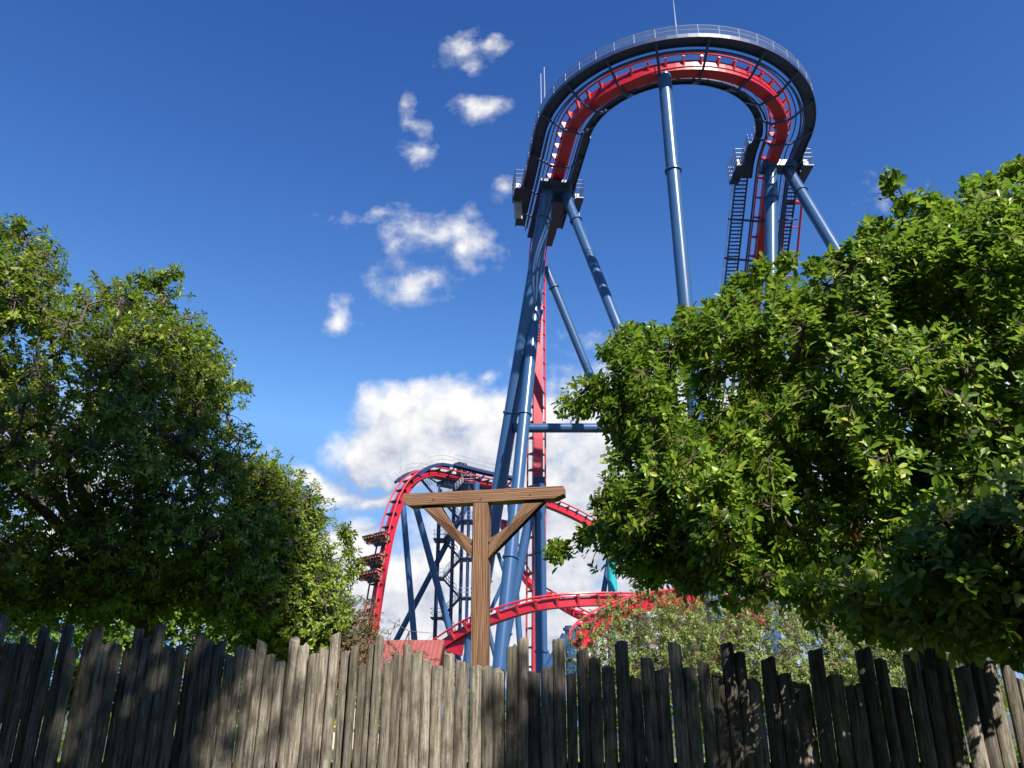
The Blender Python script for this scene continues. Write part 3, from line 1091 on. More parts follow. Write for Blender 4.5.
seat_mb = MB()
seat_mb.box((0, 0.1, -0.06), (0.46, 0.5, 0.12))
seat_mb.box((0, -0.2, 0.38), (0.46, 0.12, 0.95))
seat_mb.box((0, -0.16, 0.86), (0.28, 0.12, 0.2))
seat_me = None
rid_n = 0
ROWNAME = ["topmost", "middle", "lowest"]
inv_train = Matrix.Translation(-Vector(train.location))
for ri, f in enumerate(rows):
    Pp, S, U_ = f
    T = U_.cross(S)
    mat = Matrix((S, T, U_)).transposed().to_4x4()
    mat.translation = Pp + U_ * 0.55
    car = empty("car")
    car.parent = train
    car.matrix_local = inv_train @ mat
    cb = MB()
    cb.box((0, 0.0, -0.25), (2.0, 1.9, 0.3))
    cb.box((0, -0.25, 0.0), (4.4, 0.25, 0.25))
    cb.box((0, 0.0, -0.45), (2.5, 0.8, 0.35))
    cb.build("chassis", M['seat'], car, offset=(0, 0, 0))
    for sg in (-1, 1):
        fb3 = MB()
        fb3.box((sg * 1.22, 0.0, -0.1), (0.42, 1.3, 0.75))
        fb3.box((sg * 1.22, 0.35, 0.35), (0.36, 0.5, 0.25))
        fb3.build("fender", M['yellow'], car, offset=(0, 0, 0))
    for k in range(8):
        x = (k - 3.5) * 0.58 + (0.14 if k > 3 else -0.14)
        if seat_me is None:
            so_ = seat_mb.build("seat", M['seat'], car, offset=(0, 0, 0))
            seat_me = so_.data
            hm = MB()
            for sg in (-1, 1):
                hm.tube([(sg * 0.16, -0.18, 0.66), (sg * 0.17, 0.05, 0.70), (sg * 0.15, 0.2, 0.5), (sg * 0.1, 0.26, 0.28)], 0.055, 6)
            hm.tube([(-0.1, 0.26, 0.28), (0.1, 0.26, 0.28)], 0.06, 6)
            harness_me = None
            ho = hm.build("harness", M['yellow'] if False else M['red'], so_, offset=(0, 0, 0))
            harness_me = ho.data
        else:
            so_ = bpy.data.objects.new("seat", seat_me)
            col.objects.link(so_)
            so_.parent = car
            ho = bpy.data.objects.new("harness", harness_me)
            col.objects.link(ho)
            ho.parent = so_
        so_.location = (x, 0, 0.35)
        rd = bpy.data.objects.new("person", rider_meshes[(rid_n * 3 + ri) % 5])
        rid_n += 1
        col.objects.link(rd)
        rd.matrix_world = mat @ Matrix.Translation((x, 0.06, 0.36))
        tag(rd, "rider strapped in the %s row of the coaster train" % ROWNAME[ri], "person", "riders in the %s row of the coaster train" % ROWNAME[ri])
        hr_ = bpy.data.objects.new("hair", hair_me)
        col.objects.link(hr_)
        hr_.parent = rd

# ------------------------------------------------------------------ teal support tower of another ride
q = at(612, 575, 92)
tt = tag(empty("ride_tower", (q[0], 92, 0)), "teal steel ride column with blue strut, partly hidden behind the right tree", "ride support")
MB().tube([(q[0], 92, 0), (q[0], 92, 19.5)], [0.62, 0.5], 16).build("column", M['teal'], tt, True)
MB().tube([footed(at(611, 545, 92.2), at(596, 640, 92)), at(611, 545, 92.2)], 0.3, 12).build("strut", M['blue'], tt, True)
MB().tube([(q[0], 92, 12.2), (q[0], 92, 12.5)], 0.75, 16).build("flange", M['teal'], tt, True)

# ------------------------------------------------------------------ red roofed building
bl = tag(empty("park_building", (-6.6, 46, 0)), "low park building with red ribbed roof showing over the fence", "building")
X0, X1, Y0, Y1 = -10.0, -3.8, 42.5, 51.5
rz = float(at(410, 640, 47)[2])
MB().box(((X0 + X1) / 2, 47, 1.6), (X1 - X0 - 0.8, 8.2, 3.2)).build("wall", M['wall'], bl)
m_ = MB()
m_.add([(X0, Y0, 3.2), (X1, Y0, 3.2), (X1, 47, rz), (X0, 47, rz), (X0, Y1, 3.2), (X1, Y1, 3.2),
        (X0, Y0, 3.05), (X1, Y0, 3.05), (X1, 47, rz - 0.18), (X0, 47, rz - 0.18), (X0, Y1, 3.05), (X1, Y1, 3.05)],
       [(0, 1, 2, 3), (3, 2, 5, 4), (7, 6, 9, 8), (8, 9, 10, 11), (0, 6, 7, 1), (4, 5, 11, 10), (1, 7, 8, 2), (2, 8, 11, 5), (0, 3, 9, 6), (3, 4, 10, 9)])
m_.build("roof", M['roof'], bl)
for x in (-8.6, -6.6, -4.6):
    MB().box((x, 42.88, 1.7), (1.0, 0.05, 1.1)).build("window", M['glass'], bl)

# ------------------------------------------------------------------ timber post with cross beam and braces
gz = 3.47
gl = atz(405, 502, gz)
gr = atz(565, 494, gz)
gm = gl + (gr - gl) * ((484 - 405) / 160.0)
gdir = (gr - gl)
glen = float(np.linalg.norm(gdir))
yaw = math.atan2(gdir[1], gdir[0])
gal = tag(empty("timber_post", (gm[0], gm[1], 0), (0, 0, yaw)),
          "brown timber post with a cross beam and two diagonal braces behind the fence", "post")


def timber(name, poly, thick, loc, rot, bevel=0.006, width_axis='y'):
    """poly in local (x, z), extruded along y; z is the long grain axis"""
    bm = bmesh.new()
    vs1 = [bm.verts.new((x, -thick / 2, z_)) for x, z_ in poly]
    fc = bm.faces.new(vs1)
    r = bmesh.ops.extrude_face_region(bm, geom=[fc])
    for v_ in [e for e in r['geom'] if isinstance(e, bmesh.types.BMVert)]:
        v_.co.y += thick
    bmesh.ops.recalc_face_normals(bm, faces=bm.faces)
    bmesh.ops.bevel(bm, geom=list(bm.edges), offset=bevel, segments=2, affect='EDGES', profile=0.6)
    me = bpy.data.meshes.new(name)
    bm.to_mesh(me)
    bm.free()
    me.materials.append(M['timber'])
    o = bpy.data.objects.new(name, me)
    col.objects.link(o)
    o.parent = gal
    o.location = loc
    o.rotation_euler = rot
    return o


bh = 0.118
bz0 = gz - bh / 2
L0 = -glen * (484 - 405) / 160.0
L1 = glen + L0
# post 0.14 wide, long axis z
timber("post", [(-0.07, 0), (0.07, 0), (0.07, bz0), (-0.07, bz0)], 0.14, (0, 0, 0), (0, 0, 0))
# beam: length along local z of its own mesh, turned onto x; ends cut back below
c_ = 0.05
timber("cross_beam", [(-bh / 2, L0), (0.022, L0 + 0.004), (bh / 2, L0 + 0.06), (bh / 2, L1 - 0.09), (0.02, L1), (-bh / 2, L1 - 0.005)], 0.15,
       (0, 0, gz + 0.002), (0, R(90), 0))
for sgn, xa in ((-1, 0.485), (1, 0.50)):
    # brace from the beam underside (xa out) down to the post side
    zt, zb = bz0 - 0.003, bz0 - 0.43
    pA = Vector((sgn * xa, 0, zt))
    pB = Vector((sgn * 0.073, 0, zb))
    d = (pB - pA)
    wv_ = 0.062
    # polygon in gallows plane, cut flush to beam and post
    tdir = Vector((d.x, d.z)).normalized()
    hw = wv_ / abs(tdir.y)
    vw = wv_ / abs(tdir.x)
    poly_w = [(pA.x - hw, zt), (pA.x + hw, zt), (pB.x, zb + vw), (pB.x, zb - vw)] if sgn > 0 else [(pA.x + hw, zt), (pA.x - hw, zt), (pB.x, zb + vw), (pB.x, zb - vw)]
    # into a local frame whose z runs along the brace so the grain follows it
    ang = math.atan2(d.x, d.z)
    ca, sa = math.cos(ang), math.sin(ang)
    poly = []
    for x, z_ in poly_w:
        rx_, rz_ = x - pA.x, z_ - pA.z
        poly.append((rx_ * ca - rz_ * sa, rx_ * sa + rz_ * ca))
    timber("brace", poly, 0.10, pA, (0, ang, 0), 0.004)

for x_, z_ in ((0.0, gz - 0.03), (0.47, gz - 0.01), (-0.455, gz - 0.01), (0.085, bz0 - 0.37), (-0.085, bz0 - 0.37)):
    bo = MB()
    yb = -0.079 if z_ > bz0 else -0.056
    bo.tube([(x_, yb + 0.012, z_), (x_, yb, z_)], 0.008, 8)
    bo.build("bolt", M['dark'], gal, offset=(0, 0, 0))

# ------------------------------------------------------------------ picket fence
FY = 6.5
fence = tag(empty("picket_fence", (0, FY, 0)), "weathered grey log picket fence with uneven tops across the foreground", "fence")


def picket_mesh(seed):
    r_ = np.random.default_rng(seed)
    n, k = 12, 15
    vv, ff = [], []
    ph = r_.uniform(0, 6.28, 6)
    for i in range(k):
        t = i / (k - 1)
        bx = 0.006 * math.sin(2.1 * t * 3 + ph[0]) * 1.2
        by = 0.006 * math.sin(1.7 * t * 3 + ph[1])
        for j in range(n):
            a = 2 * math.pi * j / n
            rr = 0.5 * (1 + 0.06 * math.sin(2 * a + ph[2] + t) + 0.05 * math.sin(3 * a + ph[3] + 2 * t) + r_.normal(0, 0.018))
            if i == k - 1:
                rr *= 0.93
            zz = t
            if i >= k - 2:
                zz = (1 - 0.006 * (k - 1 - i)) + (0.006 * math.cos(a + ph[4]) + r_.normal(0, 0.003)) * (1 if i == k - 1 else 0.8)
            vv.append((math.cos(a) * rr + bx * 4 * (1 if i else 0), math.sin(a) * rr * 0.85 + by * 6, zz))
    for i in range(k - 1):
        for j in range(n):
            j2 = (j + 1) % n
            ff.append((i * n + j, i * n + j2, (i + 1) * n + j2, (i + 1) * n + j))
    ff.append(tuple(range((k - 1) * n, k * n)))
    return vv, ff


pick_raw = [picket_mesh(100 + i) for i in range(10)]
PK = [(3, 615, 9), (15, 645, 11), (25, 637, 9), (33, 646, 9), (44, 628, 10), (54, 641, 10), (66, 627, 12), (77, 648, 11), (87, 637, 10), (97, 628, 9), (107, 646, 10), (117, 644, 10), (127, 650, 10),
      (137, 630, 10), (148, 637, 9), (159, 625, 10), (170, 648, 11), (181, 646, 10), (191, 652, 10), (200, 633, 9), (210, 640, 10), (221, 643, 11), (231, 655, 10), (241, 648, 10), (251, 650, 10),
      (261, 642, 10), (271, 656, 10), (282, 662, 10), (294, 639, 10), (305, 646, 9), (314, 655, 9), (325, 648, 10), (337, 634, 7), (346, 652, 9), (355, 646, 9), (363, 665, 8), (371, 645, 9), (379, 637, 8),
      (388, 661, 10), (399, 654, 10), (408, 646, 10), (417, 653, 8), (427, 660, 11), (438, 667, 10), (449, 654, 12), (461, 662, 11), (476, 667, 15), (487, 667, 10), (500, 670, 14), (512, 647, 8),
      (522, 639, 11), (534, 672, 10), (546, 667, 13), (559, 640, 11), (571, 674, 10), (581, 650, 11), (594, 659, 12), (608, 667, 14), (621, 643, 12), (635, 678, 13), (648, 659, 12), (661, 669, 13),
      (675, 644, 12), (689, 669, 14), (704, 662, 12), (716, 677, 11), (727, 644, 12), (741, 653, 12), (754, 680, 11), (767, 659, 12), (784, 674, 14), (800, 683, 15), (815, 649, 12), (833, 676, 18), (852, 686, 13),
      (865, 649, 13), (881, 660, 16), (899, 688, 17), (914, 655, 12), (928, 670, 13), (943, 660, 13), (958, 667, 14), (973, 652, 13), (989, 662, 14), (1005, 664, 15), (1021, 680, 15)]
ps = []
for px, py, wd in PK:
    q = at(px, py, FY)
    ps.append((q[0], q[2], wd * 0.0087 * (1.0 + 0.0004 * abs(px - 512))))
for i in range(1, 6):
    ps.append((ps[0][0] - 0.093 * i, 2.15 + 0.1 * math.sin(i * 2.1), 0.088))
    ps.append((ps[len(PK) - 1][0] + 0.12 * i, 2.0 + 0.1 * math.sin(i * 1.7), 0.11))
ps.sort()
for i, (x, h_, dia) in enumerate(ps):           # each picket fills the room between its neighbours, leaving slivers
    e0 = (x + ps[i - 1][0]) / 2 if i else x - dia / 2
    e1 = (x + ps[i + 1][0]) / 2 if i < len(ps) - 1 else x + dia / 2
    x = (e0 + e1) / 2
    dia = (e1 - e0) * (1.0 if x < 0.3 else 0.965) * (random.uniform(0.97, 1.02))
    vv, ff = pick_raw[i % 10]
    m_ = MB()
    sgn = -1 if (i // 10) % 2 else 1
    vv2 = [(a * dia * sgn, b * dia, c * h_) for a, b, c in vv]
    m_.add(vv2, ff if sgn > 0 else [tuple(reversed(q_)) for q_ in ff])
    p_ = m_.build("picket", M['fence'], fence, True, offset=(0, 0, 0))
    p_.location = (x, random.uniform(-0.028, 0.028), 0)
    p_.rotation_euler = (R(random.uniform(-0.5, 0.5)), R(random.uniform(-0.16, 0.16)), 0)
x0, x1 = ps[0][0] - 0.05, ps[-1][0] + 0.05
for z in (0.5, 1.22):
    MB().box(((x0 + x1) / 2, FY + 0.085, z), (x1 - x0, 0.045, 0.09)).build("stringer", M['fence'], fence)

# ------------------------------------------------------------------ trees
HEX_T = np.array([(0, 0, 0), (-0.38, 0.30, 0.06), (-0.48, 0.68, 0.07), (0, 1.0, -0.03), (0.48, 0.68, 0.07), (0.38, 0.30, 0.06), (0, 0.5, -0.02)])
HEX_F = np.array([(6, 1, 0), (6, 2, 1), (6, 3, 2), (6, 4, 3), (6, 5, 4), (6, 0, 5)])


def leaves_mesh(base, direc, normal, length, width):
    n = len(base)
    y = direc / np.linalg.norm(direc, axis=1)[:, None]
    x = np.cross(y, normal)
    x /= np.maximum(np.linalg.norm(x, axis=1), 1e-6)[:, None]
    z = np.cross(x, y)
    V = (base[:, None, :] + x[:, None, :] * (HEX_T[None, :, 0:1] * width[:, None, None])
         + y[:, None, :] * (HEX_T[None, :, 1:2] * length[:, None, None]) + z[:, None, :] * (HEX_T[None, :, 2:3] * length[:, None, None]))
    T_ = (HEX_F[None] + (np.arange(n) * 7)[:, None, None]).reshape(-1, 3)
    return V.reshape(-1, 3), T_


def unit(a):
    return a / np.maximum(np.linalg.norm(a, axis=-1, keepdims=True), 1e-9)


def tree(name, label, cat, clumps, crad, base, leaf, tips=14, per=9, length=0.08, width=0.036, trunk_r=0.11, bark='bark', group=None,
         nlimb=7, seed=1, upbias=0.55, dry=0, spread=1.0, sun_bias=None, twig_r=0.005):
    r_ = np.random.default_rng(seed)
    root = tag(empty(name, tuple(base)), label, cat, group)
    base = np.array(base, float)
    C = np.array(clumps, float)
    crad = np.broadcast_to(np.array(crad, float), (len(C),))
    cc = C.mean(0)
    fork = base + np.array([(cc[0] - base[0]) * 0.25, (cc[1] - base[1]) * 0.25, max(0.35, (C[:, 2].min() - base[2]) + 0.35)])
    # limbs by k-means
    k = min(nlimb, len(C))
    ctr = C[r_.choice(len(C), k, replace=False)]
    for _ in range(8):
        d = np.linalg.norm(C[:, None] - ctr[None], axis=2)
        lab = d.argmin(1)
        for i in range(k):
            if (lab == i).any():
                ctr[i] = C[lab == i].mean(0)
    tb = MB()
    tb.tube([base - np.array([0, 0, 0.02]), base + (fork - base) * 0.5 + r_.normal(0, 0.04, 3), fork], [trunk_r * 1.25, trunk_r, trunk_r * 0.9], 10)
    limbs = []
    for i in range(k):
        e = fork + (ctr[i] - fork) * 0.8
        mid = fork + (e - fork) * 0.5 + r_.normal(0, 0.12, 3) + np.array([0, 0, 0.1])
        tb.tube([fork, mid, e], [trunk_r * 0.62, trunk_r * 0.42, trunk_r * 0.25], 7)
        limbs.append((mid, e))
    tb.build("trunk", M[bark], root, True)
    bb = MB()
    seeds = []
    for mid, e in limbs:
        for t_ in np.linspace(0.15, 1, 7):
            seeds.append(mid + (e - mid) * t_)
        for t_ in (0.35, 0.7):
            seeds.append(fork + (mid - fork) * t_)
    seeds = np.array(seeds)
    order = np.argsort(np.linalg.norm(C - fork, axis=1))
    nodes = np.vstack([seeds, C[order]])
    ns_ = len(seeds)
    par = np.full(len(nodes), -1)
    for a_ in range(len(C)):
        me_ = nodes[ns_ + a_]
        d_ = np.linalg.norm(nodes[:ns_ + a_] - me_, axis=1)
        d_[:ns_] *= 0.8
        par[ns_ + a_] = d_.argmin()
    cnt = np.ones(len(nodes))
    for a_ in range(len(nodes) - 1, ns_ - 1, -1):
        if par[a_] >= ns_:
            cnt[par[a_]] += cnt[a_]
    for a_ in range(ns_, len(nodes)):
        p0_, p1_ = nodes[par[a_]], nodes[a_]
        r1_ = min(trunk_r * 0.2, trunk_r * 0.055 * cnt[a_] ** 0.45)
        r0_ = min(trunk_r * 0.24, trunk_r * 0.055 * (cnt[a_] + 1) ** 0.45)
        m1 = (p0_ + p1_) / 2 + r_.normal(0, 0.10, 3) * np.linalg.norm(p1_ - p0_) * 1.2
        bb.tube([p0_, m1, p1_], [r0_, (r0_ + r1_) / 2, r1_], 5, caps=False)
    # tips
    N = len(C) * tips
    ci = np.repeat(np.arange(len(C)), tips)
    dv = unit(r_.normal(0, 1, (N, 3)))
    rad = (r_.uniform(0.25, 1, N) ** 0.5) * spread
    tipp = C[ci] + dv * (rad * crad[ci])[:, None]
    outw = unit(C[ci] - cc)
    td = unit(dv * 0.7 + outw * 0.45 + np.array([0, 0, upbias]) + r_.normal(0, 0.3, (N, 3)))
    for i in range(N):
        bb.tube([C[ci[i]], (C[ci[i]] + tipp[i]) / 2 + r_.normal(0, 0.02, 3), tipp[i]], [twig_r * 1.6, twig_r, twig_r * 0.6], 3, caps=False)
    bb.build("branches", M[bark], root)
    # rosettes
    L = N * per
    ti = np.repeat(np.arange(N), per)
    kk = np.tile(np.arange(per), N)
    t = td[ti]
    a = unit(np.cross(t, np.array([0.31, 0.77, 0.55])))
    b = np.cross(t, a)
    phi = kk * 2.4 + r_.uniform(0, 6.28, N)[ti] + r_.normal(0, 0.2, L)
    radial = a * np.cos(phi)[:, None] + b * np.sin(phi)[:, None]
    back = (1 - kk / per)
    lb = tipp[ti] - t * (back * length * 1.25)[:, None]
    tilt = r_.uniform(0.35, 0.85, L)
    ld = unit(t * (1.1 - back * 0.6)[:, None] * tilt[:, None] + radial * 1.0 + r_.normal(0, 0.18, (L, 3)) - np.array([0, 0, 0.10]))
    ln = unit(t + np.array([0, 0, 0.45]) + r_.normal(0, 0.25, (L, 3)))
    sz = r_.uniform(0.5, 1.22, L) * (0.75 + 0.35 * back)
    V, T_ = leaves_mesh(lb, ld, ln, length * sz, width * sz * r_.uniform(0.85, 1.15, L))
    mats = [leaf]
    midx = None
    if dry:
        mats.append(LEAF_DRY)
        dcl = r_.choice(N, dry, replace=False)
        sel = np.isin(ti, dcl)
        midx = np.repeat(sel.astype(int), 6)
    np_mesh("crown", V, T_, mats, root, midx)
    return root


def seg_dist(P_, poly):
    poly = np.array(poly, float)
    d = np.full(len(P_), 1e9)
    inside = np.zeros(len(P_), bool)
    for i in range(len(poly)):
        a, b = poly[i], poly[(i + 1) % len(poly)]
        ab = b - a
        t = np.clip(((P_ - a) @ ab) / (ab @ ab), 0, 1)
        d = np.minimum(d, np.linalg.norm(P_ - (a + t[:, None] * ab), axis=1))
        cond = ((a[1] > P_[:, 1]) != (b[1] > P_[:, 1]))
        xi = (b[0] - a[0]) * (P_[:, 1] - a[1]) / (b[1] - a[1] + 1e-12) + a[0]
        inside ^= cond & (P_[:, 0] < xi)
    return np.where(inside, d, -d)


def crown_points(poly, yfun, thick, edge, n, crad, seed, sep=0.8, zmin=0.9, shell=0.65, nvoid=0, lean=None):
    """clump centres filling a rounded crown volume whose outline, seen from the path, was surveyed as poly"""
    r_ = np.random.default_rng(seed)
    pl = np.array(poly, float)
    lo, hi = pl.min(0), pl.max(0)
    out = []
    tries = 0
    voids = []
    while len(voids) < nvoid:
        px, py = r_.uniform(lo, hi)
        ee = seg_dist(np.array([[px, py]]), poly)[0]
        if ee > crad * FPX / yfun(px) * 1.8:
            voids.append((at(px, py, yfun(px) + (lean(py) if lean else 0) - thick * r_.uniform(0.6, 1.15)), r_.uniform(1.0, 2.1) * crad))
    while len(out) < n and tries < 60:
        tries += 1
        P_ = r_.uniform(lo, hi, (800, 2))
        e = seg_dist(P_, poly)
        for (px, py), ee in zip(P_, e):
            Y = yfun(px) + (lean(py) if lean else 0.0)
            rp = crad * FPX / Y * 0.62
            if ee < rp:
                continue
            q = min(1.0, (ee - rp) / edge)
            half = thick * math.sqrt(max(0.02, 1 - (1 - q) ** 2))
            s_ = r_.uniform(-1, 1)
            if abs(s_) < 0.5 and r_.random() < shell:
                s_ = math.copysign(r_.uniform(0.55, 1), s_)
            pt = at(px, py, Y + half * s_)
            if pt[2] < zmin:
                continue
            if any(np.linalg.norm(pt - vc) < vr for vc, vr in voids):
                continue
            if out:
                d = np.linalg.norm(np.array(out) - pt, axis=1).min()
                if d < crad * sep:
                    continue
            out.append(pt)
            if len(out) >= n:
                break
    return np.array(out)


# right tree: glossy, near, spilling over the fence
RT_POLY = [(552, 402), (572, 380), (596, 352), (600, 322), (640, 322), (662, 314), (700, 300), (722, 285), (742, 270), (775, 258), (800, 262), (838, 246), (866, 220), (880, 204), (905, 196), (935, 204), (952, 184), (1000, 168),
           (1050, 165), (1100, 200), (1140, 400), (1130, 620), (1080, 680), (1010, 664), (960, 652), (905, 650), (860, 638), (820, 628), (792, 610), (766, 622), (735, 606), (700, 606), (668, 586), (640, 592), (606, 562), (572, 556), (562, 544), (586, 520),
           (594, 492), (604, 466), (606, 440), (596, 420), (574, 408)]
ry = lambda px: float(np.interp(px, [540, 700, 860, 1024, 1250], [8.2, 7.4, 6.3, 5.4, 5.0]))
cl = crown_points(RT_POLY, ry, 1.15, 130, 860, 0.25, 5, 0.44, nvoid=44, lean=lambda py: float(np.interp(py, [165, 420, 670], [0.8, 0.0, -0.85])))
_n0 = len(cl)
_top = [(572, 386), (598, 340), (622, 318), (648, 314), (674, 304), (700, 292), (716, 281), (738, 264), (758, 258), (781, 252), (802, 255), (824, 244), (846, 232), (862, 214), (915, 192), (932, 198), (958, 176), (978, 168), (1000, 160), (1016, 158), (544, 538)]
cl = np.vstack([cl] + [[at(x_ + 9 + rng.normal(0, 3), y_ + 11 + rng.normal(0, 3), ry(x_) + (0.6 if x_ > 850 else 0.3) + rng.normal(0, 0.25))] for x_, y_ in _top])
cl = np.vstack([cl, [at(890, 178, 6.1)], [at(905, 200, 6.1)], [at(560, 545, 8.1)], [at(568, 405, 8.1)], [at(585, 535, 8.0)], [at(650, 575, 7.7)]])
cr_ = np.full(len(cl), 0.25)
cr_[_n0:] = 0.11
cr_[-6:-4] = 0.12
cr_[-4:] = 0.16
tree("glossy_tree", "near glossy green broadleaf tree on the right, spilling over the dark pickets", "tree", cl, cr_, (3.7, 7.3, 0), LEAF_A, tips=13, per=9, length=0.10, width=0.050, trunk_r=0.12, seed=21, dry=26)

# left tree: larger, further, with a shaded face
LT_POLY = [(-260, 180), (-120, 150), (-40, 196), (0, 210), (34, 216), (60, 250), (82, 272), (112, 268), (130, 278), (170, 270), (186, 296), (204, 302), (212, 330), (236, 346), (250, 384), (240, 402), (256, 430), (268, 455),
           (296, 520), (290, 640), (225, 640), (180, 618), (120, 634), (60, 622), (-60, 650), (-260, 660)]
ly = lambda px: float(np.interp(px, [-260, 0, 260], [8.8, 9.4, 10.8]))
cl = crown_points(LT_POLY, ly, 1.9, 150, 1000, 0.32, 8, 0.45, 1.7, nvoid=20)
cl = np.vstack([cl, [at(140, 276, 10.0)], [at(150, 282, 10.0)], [at(163, 275, 10.0)], [at(176, 272, 10.0)], [at(245, 388, 10.6)], [at(20, 222, 9.4)]])
cr_ = np.full(len(cl), 0.36)
cr_[-6:] = 0.15
tree("broadleaf_tree", "large leafy tree at the left with sunny crest and deep shaded face", "tree", cl, cr_, (-3.9, 10.6, 0), LEAF_B, tips=15, per=9, length=0.092, width=0.042, trunk_r=0.16, seed=31, nlimb=9, dry=14)

# lower tree right of it
L2_POLY = [(240, 420), (262, 450), (290, 464), (308, 478), (326, 492), (336, 512), (326, 536), (346, 552), (344, 575), (360, 600), (350, 640), (320, 668), (240, 668), (225, 560)]
cl = crown_points(L2_POLY, lambda px: 11.8, 1.2, 50, 280, 0.32, 12, 0.5, 1.5)
cl = np.vstack([cl, [at(348, 536, 12.6)], [at(352, 552, 12.6)], [at(358, 566, 12.6)], [at(350, 575, 12.6)], [at(345, 530, 12.6)]])
cr_ = np.full(len(cl), 0.36)
cr_[-5:] = 0.17
tree("broadleaf_tree", "smaller rounded tree just right of the big left tree, in front of the coaster train", "tree", cl, cr_, (-3.2, 12.0, 0), LEAF_B, tips=16, per=9, length=0.085, width=0.038, trunk_r=0.1, seed=41)

# sunlit shrubs behind the left fence
cl = crown_points([(-60, 590), (20, 575), (60, 556), (200, 540), (290, 556), (330, 610), (340, 720), (-60, 720)], lambda px: 17.0, 1.1, 40, 300, 0.33, 14, 0.5, 0.3)
tree("sunlit_shrub", "bright yellow green shrub glowing in sun under the big left tree", "shrub", cl, 0.33, (-5.8, 17.2, 0), LEAF_D, tips=20, per=8, length=0.12, width=0.06, trunk_r=0.06, seed=51)
cl = crown_points([(-80, 600), (-20, 575), (30, 585), (40, 640), (20, 700), (-90, 700)], lambda px: 13.0, 0.7, 40, 40, 0.3, 15, 0.7, 0.4)
tree("clipped_shrub", "pale dull green shrub at the far left end of the fence", "shrub", cl, 0.3, (-8.2, 13.2, 0), LEAF_C, tips=16, per=8, length=0.06, width=0.025, trunk_r=0.05, seed=52)
cl = crown_points([(318, 640), (340, 596), (366, 584), (380, 600), (384, 640), (396, 700), (310, 700)], lambda px: 11.6, 0.5, 40, 60, 0.2, 16, 0.7, 0.5)
tree("reddening_shrub", "small shrub with reddening leaves between the left trees and the red roof", "shrub", cl, 0.2, (-2.3, 11.7, 0), LEAF_E, tips=14, per=8, length=0.045, width=0.018, trunk_r=0.04, seed=53, bark='twig')
cl = [at(394, 628, 9.4), at(388, 642, 9.4), at(404, 650, 9.4), at(396, 660, 9.4), at(418, 652, 9.4), at(430, 660, 9.4), at(412, 664, 9.4)]
tree("wispy_weed", "thin wispy weed poking above the pickets before the red roof", "weed", cl, 0.17, (-1.15, 9.4, 0), LEAF_E, tips=6, per=5, length=0.04, width=0.014, trunk_r=0.008, seed=54, bark='twig', nlimb=4, twig_r=0.003)

# crape myrtle behind the fence on the right
CM_POLY = [(568, 650), (590, 632), (606, 612), (640, 602), (668, 598), (700, 596), (750, 592), (810, 598), (870, 612), (940, 622), (1010, 630), (1020, 720), (575, 720)]
cl = crown_points(CM_POLY, lambda px: float(np.interp(px, [560, 960], [14.0, 16.0])), 1.3, 45, 380, 0.30, 18, 0.45, 0.6)
sprays = [at(x_, y_, 14.2) for x_, y_ in ((592, 622), (610, 606), (628, 600), (655, 596), (580, 640), (640, 590), (690, 602), (620, 612))]
cl = np.vstack([cl, sprays])
cr_ = np.full(len(cl), 0.32)
cr_[-8:] = 0.26
tree("crape_myrtle", "olive green crape myrtle with tiny leaves and reddish sprays beneath the red track", "shrub", cl, cr_, (3.4, 15.4, 0), LEAF_C, tips=24, per=10, length=0.066, width=0.030, trunk_r=0.06, seed=61, bark='twig', nlimb=9, spread=1.15, twig_r=0.0028)


# shade trees standing behind the viewer, over the path
def ball_points(centers, n, sep, seed):
    r_ = np.random.default_rng(seed)
    out = []
    while len(out) < n:
        c, rad = centers[r_.integers(len(centers))]
        p_ = np.array(c) + unit(r_.normal(0, 1, 3)) * np.array(rad) * r_.uniform(0, 1) ** 0.4
        if out and np.linalg.norm(np.array(out) - p_, axis=1).min() < sep:
            continue
        out.append(p_)
    return np.array(out)


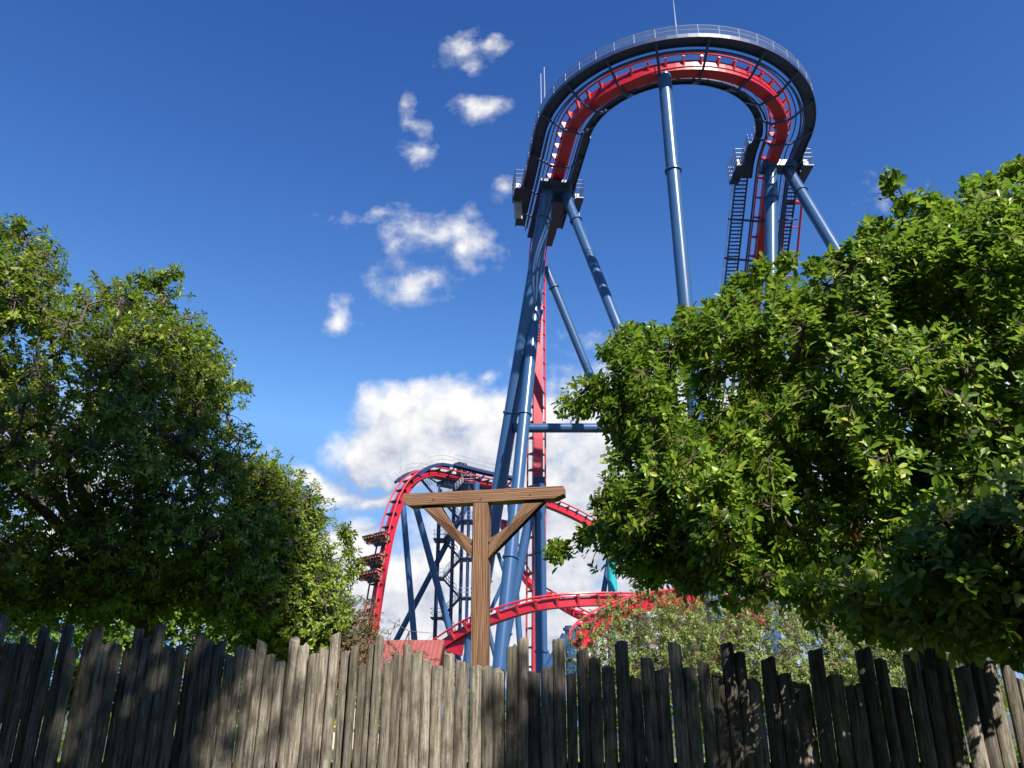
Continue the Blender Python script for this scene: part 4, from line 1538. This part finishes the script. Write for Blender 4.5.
cl = np.vstack([ball_points([((1.45, -2.6, 11.6), (1.0, 1.5, 3.4))], 150, 0.36, 70), ball_points([((-0.2, -2.6, 11.2), (0.8, 1.2, 2.0))], 30, 0.4, 74), ball_points([((0.9, -2.6, 14.9), (1.5, 1.3, 2.2)), ((2.4, -2.6, 16.2), (0.8, 1.0, 1.5))], 190, 0.38, 76),
                ball_points([((-3.0, -2.0, 11.0), (2.0, 2.0, 3.0))], 90, 0.45, 75)])  # this left crown cluster is added only to block skylight
tree("shade_tree", "tall shade tree behind the viewpoint throwing dapples on the left pickets", "tree", cl, 0.5, (0.2, -4.2, 0), LEAF_B, tips=13, per=8, length=0.13, width=0.06, trunk_r=0.2, seed=71)
cl = np.vstack([ball_points([((5.0, -2.6, 10.3), (0.9, 0.8, 0.8))], 62, 0.26, 72), ball_points([((8.2, -2.6, 9.5), (0.7, 0.8, 0.6))], 22, 0.28, 78)])
tree("shade_tree", "low shade tree behind the viewpoint throwing dapples on the right pickets", "tree", cl, 0.34, (6.0, -3.4, 0), LEAF_B, tips=10, per=7, length=0.13, width=0.06, trunk_r=0.14, seed=73)

# unseen tree row added behind the viewer to block skylight from the fence
SIDES = ["far left of the viewpoint", "left of the viewpoint", "just left of the viewpoint", "just right of the viewpoint", "right of the viewpoint", "far right of the viewpoint"]
for i, (x, y) in enumerate(((-17, -5), (-9.5, -7), (-3, -7.2), (3.8, -7.4), (10.5, -7), (17.5, -5.5))):
    h_ = 12.0 + 0.5 * math.sin(i * 2.3)
    cl = ball_points([((x, y, h_ * 0.66), (4.9, 2.0, h_ * 0.31)), ((x, y, h_ * 0.28), (4.6, 1.8, h_ * 0.25))], 330, 0.5, 80 + i)
    tree("sky_blocker_tree", "dense unseen tree added to block skylight, " + SIDES[i], "tree", cl, 0.8, (x, y, 0), LEAF_B, tips=9, per=7, length=0.44, width=0.28, trunk_r=0.25, seed=90 + i, group="unseen trees added to block skylight")
cl = ball_points([((-6.0, 0.6, 7.6), (3.0, 2.3, 2.2)), ((-8.5, 2.0, 5.5), (2.2, 2.5, 2.6))], 200, 0.5, 120)  # out-of-view canopy added to cut skylight on the left pickets
tree("sky_blocker_canopy", "unseen spreading tree added left of the path to block skylight", "tree", cl, 0.6, (-8.0, 0.2, 0), LEAF_B, tips=11, per=8, length=0.22, width=0.12, trunk_r=0.2, seed=121)

# hedge well behind the fence
hc = np.array([(x + rng.normal(0, 0.3), 29 + rng.uniform(-1.0, 1.0), z) for x in np.arange(-24, 24, 0.8) for z in (0.5, 1.3, 2.0)])
tree("long_hedge", "long low green hedge beyond the lawn, behind the pickets", "hedge", hc, 0.6, (0, 29, 0), LEAF_D, tips=12, per=6, length=0.22, width=0.12, trunk_r=0.05, seed=99)
